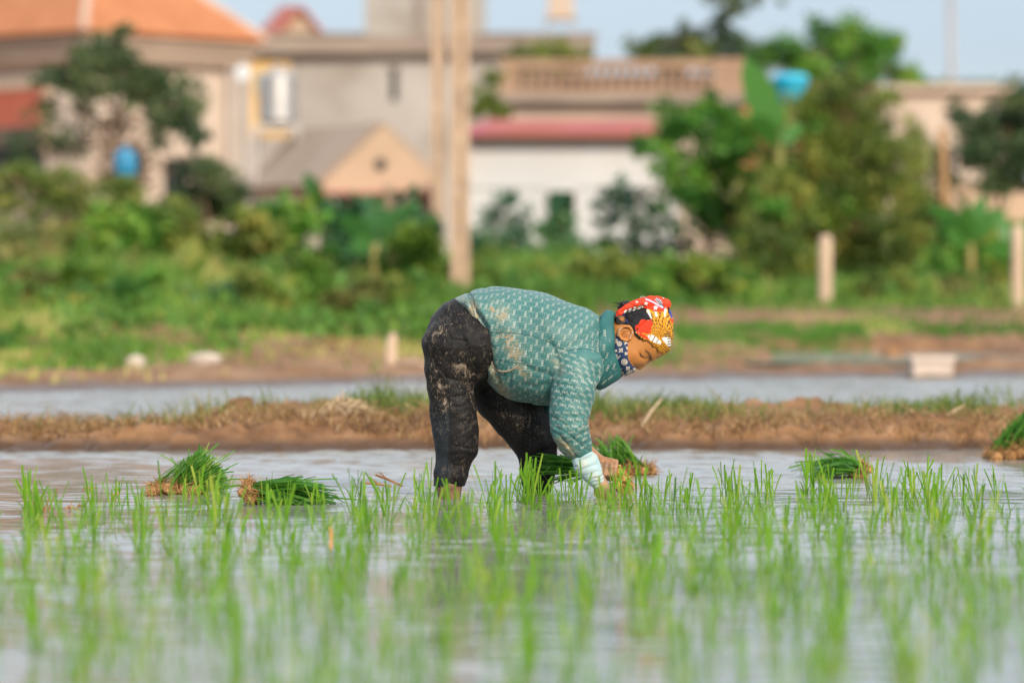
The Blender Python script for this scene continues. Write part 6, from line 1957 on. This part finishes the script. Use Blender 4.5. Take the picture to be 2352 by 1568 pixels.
# gathered cloth: folds fan out from the knot
zx_ = ((V[:, 0] * 640 + CX) - 1359.75) / 0.15237; zy_ = (YH - (V[:, 2] - H_CAM) * 640 - 643.1) / 0.15237
an_ = np.arctan2(zy_ - 330, zx_ - 1150)
below = sstep(430, 560, zy_)
V = V + N * ((.0022 * np.sin(an_ * 26 + 2 * np.sin(an_ * 7)) + .0012 * np.sin(an_ * 53 + 1)) * below + .0012 * fbm(V[:, 0] * 40, V[:, 1] * 40, V[:, 2] * 40, 2))[:, None]
V = fold(V, N, [([(420, 480), (620, 420), (760, 395), (900, 455), (1050, 470), (1130, 425)], 16, -.004), ([(940, 300), (1000, 350), (1060, 400)], 16, -.003), ([(880, 300), (960, 350), (1040, 440)], 14, -.002), ([(560, 350), (640, 400)], 14, -.003)], P2, S2)


def inpoly(zx, zy, poly):
    return seg_dist(zx, zy, [np.array(q, float) for q in poly]) > 0


jit = 10 * fbm(zx_ * .012, zy_ * .012, V[:, 1] * 30, 2)
X_, Z_ = zx_ + jit, zy_ + jit
GOLD, BRN, BLK, RED, WHT, BLU = (np.array(c) for c in ((.66, .30, .015), (.12, .045, .012), (.010, .010, .012), (.75, .045, .012), (.72, .70, .66), (.04, .07, .32)))
ang = np.arctan2(Z_ - 870, X_ - 1020)
rad_ = np.hypot(Z_ - 870, X_ - 1020)
str_ = np.sin(ang * 34 + 1.5 * np.sin(rad_ * .03)) + .5 * np.sin(rad_ * .11 + ang * 9)
col = np.where((str_ > .55)[:, None], BRN, GOLD)
col = np.where(((str_ > .25) & (str_ <= .55))[:, None], GOLD * .55 + BRN * .4, col)
feath_tip = (rad_ > 330) & (np.sin(ang * 17) > .7) & (X_ < 1130)
col = np.where(feath_tip[:, None], WHT, col)
lowg = inpoly(X_, Z_, [(880, 930), (960, 1000), (1080, 1140), (1130, 1100), (1110, 1010), (1000, 930)])
col = np.where(lowg[:, None], np.where((np.sin(X_ * .12) * np.sin(Z_ * .13) > .12)[:, None], BRN, GOLD), col)
blkp = inpoly(X_, Z_, [(430, 560), (450, 480), (600, 430), (770, 390), (830, 430), (800, 470), (860, 520), (885, 590), (760, 600), (700, 640), (640, 690), (630, 800), (580, 690), (500, 610)])
col = np.where(blkp[:, None], BLK, col)
feed = inpoly(X_, Z_, [(815, 425), (850, 420), (900, 560), (870, 575), (800, 500)])
col = np.where((feed & (np.sin(ang * 40) > 0))[:, None], WHT, col)
redp = inpoly(X_, Z_, [(636, 690), (740, 602), (870, 592), (905, 650), (880, 720), (868, 800), (830, 808), (740, 790), (640, 775)])
col = np.where(redp[:, None], np.where((np.abs(np.sin((Z_ - .35 * X_) * .045)) < .10)[:, None], RED * .35, RED), col)
rs = inpoly(X_, Z_, [(650, 780), (740, 800), (840, 860), (870, 900), (800, 880), (700, 830)])
col = np.where(rs[:, None], RED, col)
gb = inpoly(X_, Z_, [(640, 782), (700, 812), (780, 880), (860, 925), (830, 930), (740, 880), (650, 800)])
col = np.where(gb[:, None], np.where((np.sin(X_ * .16) > .2)[:, None], BRN, GOLD * .9), col)
e1_ = ((X_ - 930) * .87 + (Z_ - 890) * .5) / 112; e2_ = (-(X_ - 930) * .5 + (Z_ - 890) * .87) / 44
wp = e1_ ** 2 + e2_ ** 2 < 1
col = np.where(wp[:, None], np.where((np.sin(X_ * .09 + Z_ * .05) > .86)[:, None], BRN, WHT), col)
wq = inpoly(X_, Z_, [(1035, 870), (1120, 850), (1190, 890), (1195, 980), (1150, 1010), (1105, 960)])
col = np.where(wq[:, None], np.where(((np.sin((X_ - 1010) * .02 + (Z_ - 850) * .16) > .55) & (X_ > 1120))[:, None], BLK, WHT), col)
kq = inpoly(X_, Z_, [(1040, 850), (1140, 760), (1170, 800), (1195, 880), (1100, 850)])
col = np.where(kq[:, None], np.where((np.sin(Z_ * .2 + X_ * .05) > .3)[:, None], GOLD, BLK), col)
bq = inpoly(X_, Z_, [(1150, 420), (1195, 470), (1215, 580), (1190, 570), (1160, 500)])
col = np.where(bq[:, None], BLU, col)
bq2 = inpoly(X_, Z_, [(1140, 400), (1160, 420), (1165, 520), (1140, 500)]); col = np.where(bq2[:, None], BLK, col)
rq = inpoly(X_, Z_, [(1160, 580), (1225, 590), (1230, 650), (1190, 620)]); col = np.where(rq[:, None], RED, col)
bl = inpoly(X_, Z_, [(445, 520), (480, 500), (500, 570), (560, 660), (530, 660), (460, 580)]); col = np.where(bl[:, None], BLU, col)
# red rolled band with white stars and a striped flap
band = inpoly(zx_, zy_, [(320, 560), (380, 560), (440, 520), (480, 478), (620, 425), (740, 392), (850, 425), (950, 465), (1050, 470), (1140, 425), (1200, 370), (1100, 200), (850, 200), (500, 280), (330, 480)])
col = np.where(band[:, None], RED, col)
wl = line_dist(zx_, zy_, [np.array(q, float) for q in ((485, 480), (560, 452), (640, 430), (740, 396))])
ww = (wl < 20) & (np.sin(zx_ * .11 + zy_ * .06) > -.2); col = np.where(ww[:, None], WHT, col)
sp_ = inpoly(zx_, zy_, [(930, 290), (980, 262), (1030, 300), (1078, 400), (1055, 410)])
col = np.where(sp_[:, None], np.where((np.sin((zx_ + .75 * (430 - zy_)) * .21) > 0)[:, None], WHT * .75 + BLU * .15, BLK + BLU * .2), col)
st2 = line_dist(zx_, zy_, [np.array(q, float) for q in ((810, 285), (900, 320), (980, 370), (1060, 408))])
col = np.where((st2 < 9)[:, None], WHT, col); col = np.where(((st2 >= 9) & (st2 < 16))[:, None], BLU, col)
for (sx_, sy_2, sr) in ((805, 354, 42), (950, 412, 42), (1105, 430, 26), (668, 325, 22), (1070, 262, 20)):
    pts = []
    for k in range(10):
        w = math.pi * 2 * k / 10 - math.pi / 2 + .15; r_ = sr if k % 2 == 0 else sr * .42
        pts.append((sx_ + r_ * math.cos(w), sy_2 + r_ * math.sin(w)))
    col = np.where(inpoly(zx_, zy_, pts)[:, None], WHT, col)
m_scarf, nt, b = nmat("printed_scarf_cloth")
nt.links.new(attr(nt, "paint").outputs["Color"], b.inputs["Base Color"])
b.inputs["Roughness"].default_value = 0.6; b.inputs["Specular IOR Level"].default_value = 0.3
mesh_np("headscarf", V, F, m_scarf, person, smooth=True, vcol=col)

# ---- hair -----------------------------------------------------------------------
vk = Vol((P2(290, 0)[0], Y0 - .10, P2(0, 940)[1]), (P2(820, 0)[0], Y0 + .10, P2(0, 260)[1]), .0022)
hp2 = [P2(*q) for q in ((366, 650), (335, 560), (390, 470), (580, 500), (690, 660), (720, 800), (800, 892), (765, 896), (700, 884), (640, 830), (616, 770), (602, 712), (540, 678), (470, 664))]
slk, hvk = vk.pfield(crown_big, .0775, .076, exp=2.3)
X2, Z2 = np.meshgrid(vk.ax[0], vk.ax[2], indexing='ij')
full = np.full(vk.f.shape, .05, np.float32); full[slk] = hvk
vk.f = np.maximum(full, -seg_dist(X2, Z2, hp2)[:, None, :]).astype(np.float32)
vk.chain([p3(410, 430, 0, P2), p3(470, 360, 0, P2), p3(540, 340, 0, P2)], [30 * S2, 45 * S2, 30 * S2], .004, 1.6)
V, F = vk.mesh(2)
V = V + vnormals(V, F) * (.0012 * np.sin((V[:, 0] * .8 - V[:, 2]) * 900))[:, None]
m_hair = mat_noise("black_hair", (0.008, 0.007, 0.007), (0.016, 0.013, 0.012), 60, 0.4)
hair = mesh_np("hair", V, F, m_hair, person, smooth=True)
mb = MB()
for k in range(26):
    a_ = (rng.uniform(400, 560), rng.uniform(330, 420)); e_ = (a_[0] - rng.uniform(30, 110), a_[1] - rng.uniform(10, 75) + 20)
    y_s = rng.normal(0, .03)
    mb.tube([p3(*a_, y_s, P2), p3((a_[0] + e_[0]) / 2, (a_[1] + e_[1]) / 2 - 14, y_s, P2), p3(*e_, y_s + rng.normal(0, .008), P2)], [.0006, .0005, .0003], 4, cap=False)
mb.build("loose_strands", m_hair, hair)
mb = MB()
cq = p3(762, 268, -.02, P2)
mb.tube([cq + np.array((math.cos(w) * 38 * S2, 0, math.sin(w) * 20 * S2)) for w in np.linspace(0, 2 * np.pi, 15)], 6 * S2, 6)
mb.build("hair_tie", mat_noise("pale_elastic", (.35, .36, .33), (.45, .45, .42), 50, .6), hair)

# ---- face mask --------------------------------------------------------------------
vm = Vol((P2(300, 0)[0], Y0 - .10, P2(0, 1490)[1]), (P2(700, 0)[0], Y0 + .10, P2(0, 820)[1]), .0018)
big = [P2(*q) for q in ((1082, 1128), (950, 1203), (872, 1214), (790, 1290), (720, 1322), (668, 1326), (662, 1352), (640, 1386), (598, 1406), (550, 1432), (480, 1446), (400, 1412), (335, 1330), (240, 1230), (170, 1150), (150, 900), (270, 640), (360, 540), (520, 400), (800, 300), (1100, 400), (1210, 700))]
sl2, hv = vm.pfield(big, .0745, .078, exp=2.2)
mp = [P2(*q) for q in ((345, 860), (372, 832), (400, 850), (440, 884), (500, 912), (538, 918), (530, 1000), (530, 1100), (536, 1180), (570, 1240), (610, 1290), (668, 1322), (680, 1400), (560, 1480), (400, 1460), (326, 1330), (330, 1100))]
X2, Z2 = np.meshgrid(vm.ax[0], vm.ax[2], indexing='ij')
pd = seg_dist(X2, Z2, mp)
full = np.full(vm.f.shape, .05, np.float32); full[sl2] = hv
vm.f = np.maximum(full, -pd[:, None, :]).astype(np.float32)
V, F = vm.mesh(2)
zx_ = ((V[:, 0] * 640 + CX) - 1359.75) / 0.15237; zy_ = (YH - (V[:, 2] - H_CAM) * 640 - 643.1) / 0.15237
NAVY, CRM = np.array((.012, .035, .10)), np.array((.70, .60, .46))
col = np.tile(NAVY, (len(V), 1))


def mark(m): 
    global col
    col = np.where(m[:, None], CRM, col)


def lp(zx, zy, c, s, ang):
    ca, sa = math.cos(ang), math.sin(ang)
    u, v = (zx - c[0]) / s, (zy - c[1]) / s
    return u * ca + v * sa, -u * sa + v * ca


for c_, s_ in (((480, 1228), 46), ((405, 955), 36), ((560, 1400), 40), ((345, 910), 34)):       # ring with a four-petalled flower
    u, v = lp(zx_, zy_, c_, s_, .3); r_ = np.hypot(u, v); w = np.arctan2(v, u)
    mark((r_ < 1) & (r_ > .72)); mark((r_ < .34 + .22 * np.abs(np.cos(2 * w))) & (r_ > .16))
for c_, s_ in (((428, 1050), 54), ((537, 1322), 52), ((505, 1100), 40), ((350, 1060), 36)):      # four-pointed star with hollow flower
    u, v = lp(zx_, zy_, c_, s_, .75); a_ = np.abs(u) ** .6 + np.abs(v) ** .6
    mark((a_ < 1.0) & (a_ > .70)); w = np.arctan2(v, u); r_ = np.hypot(u, v); mark((r_ < .22 * np.abs(np.cos(2 * w)) + .05))
for c_, s_ in (((500, 935), 40), ((415, 1368), 56), ((528, 1015), 34), ((640, 1340), 34)):       # plain petalled flower
    u, v = lp(zx_, zy_, c_, s_, .5); r_ = np.hypot(u, v); w = np.arctan2(v, u)
    mark(r_ < .25 + .7 * np.abs(np.cos(2 * w)) ** 2.2)


def seglet(c, s, ang, lines, wd=.13):
    u, v = lp(zx_, zy_, c, s, ang)
    d = np.full(len(u), 9.0)
    for ln in lines: d = np.minimum(d, line_dist(u, v, [np.array(q, float) for q in ln]))
    mark(d < wd)


LV = [[(-.55, -.7), (-.75, .55), (-.1, .55)], [(-.25, -.55), (.2, .75), (.75, -.6)]]
seglet((372, 1152), 48, .3, LV); seglet((470, 1420), 40, .5, LV); seglet((600, 1370), 26, .5, LV)
m_mask, nt, b = nmat("navy_mask_cloth")
nt.links.new(attr(nt, "paint").outputs["Color"], b.inputs["Base Color"]); b.inputs["Roughness"].default_value = .7
mask = mesh_np("face_mask", V, F, m_mask, person, smooth=True, vcol=col)
m_el = mat_noise("white_elastic", (.40, .38, .35), (.48, .46, .43), 50, .7)
mb = MB()
for s_ in (-1, 1):
    mb.tube([p3(528, 912, s_ * .071, P2), p3(560, 860, s_ * .081, P2), p3(598, 795, s_ * .086, P2), p3(604, 765, s_ * .082, P2)], .0011, 6)
    mb.build("ear_loop", m_el, mask); mb = MB()
    mb.tube([p3(382, 845, s_ * .076, P2), p3(380, 790, s_ * .082, P2), p3(400, 745, s_ * .083, P2), p3(445, 708, s_ * .080, P2)], .0011, 6)
    mb.build("ear_loop", m_el, mask); mb = MB()

# ---- the seedlings held in the far hand -----------------------------------------------
hb3 = empty("rice_bundle", ax1, "bundle of seedlings gripped in the person's far hand, leaf tips pointing left", "rice bundle")
V, F, T = [], [], []
for k in range(150):
    q = rng.standard_normal(2) * .010
    A = ax1 + e1 * q[0] + e2 * q[1]
    u = rng.uniform(-1, 1)
    tipx = rng.uniform(835, 1010); tip = p3(tipx, 1213 + u * 62 + rng.normal(0, 8), .03 + rng.normal(0, .035))
    if rng.random() < .12: tip = p3(rng.uniform(940, 1080), rng.uniform(1290, 1340), rng.normal(.02, .03))
    Cc = (A + tip) / 2 + (0, 0, rng.uniform(-.002, .022))
    ts = np.linspace(0, 1, 7)
    pts = [(1 - q_) ** 2 * A + 2 * q_ * (1 - q_) * Cc + q_ * q_ * tip for q_ in ts]
    d = tip - A; d /= np.linalg.norm(d)
    sd = np.cross(d, rng.standard_normal(3)); sd /= np.linalg.norm(sd); sd = sd * .5 + np.cross(d, (0, 1, 0)) * .6; sd /= np.linalg.norm(sd)
    w = rng.uniform(.0035, .0075)
    v, f = ribbon(pts, [w * q_ for q_ in (.4, .6, .85, 1, 1, .95, .85)], sd)
    o_ = len(V); V += v; F += [tuple(i + o_ for i in q_) for q_ in f]; T += [float(np.clip(rng.uniform(.05, .6), 0, 1))] * len(f)
mesh_np("leaves", np.array(V), F, m_rice_d, hb3, fattr=T)
mb = MB()
for k in range(60):       # pale stems through the fist
    q = rng.standard_normal(2) * .010
    A = ax1 + e1 * q[0] + e2 * q[1] - dA * .05; B_ = ax1 + e1 * q[0] * 1.1 + e2 * q[1] * 1.1 + dA * .045; C_ = ax2 + rng.standard_normal(3) * .012
    mb.tube([A, B_, C_], [.0022, .0024, .0018], 5, t=rng.random())
mb.build("stems", mat_noise("golden_stems", (.30, .20, .03), (.58, .42, .10), 60, .6), hb3)
mb = MB()
for k in range(650):
    c_ = ax2 + np.array((rng.normal(.0, .016), rng.normal(0, .014), rng.normal(-.004, .014)))
    d = np.array((rng.normal(.5, .5), rng.normal(0, .5), rng.normal(-.7, .5))); d /= np.linalg.norm(d); L = rng.uniform(.02, .055)
    s2_ = np.cross(d, rng.standard_normal(3)); s2_ /= np.linalg.norm(s2_) + 1e-9
    w = .0011
    mb.add([c_ - s2_ * w, c_ + s2_ * w, c_ + d * L + s2_ * w * .5, c_ + d * L - s2_ * w * .5], [(0, 1, 2, 3)], rng.random())
for k in range(12):
    c_ = ax2 + rng.standard_normal(3) * .012; mb.lathe(c_ - (0, 0, .012), [(.005, 0), (.013, .006), (.013, .014), (.006, .024)], 7)
mb.build("roots", mat_noise("golden_roots", (.34, .19, .04), (.58, .38, .12), 70, .85), hb3)
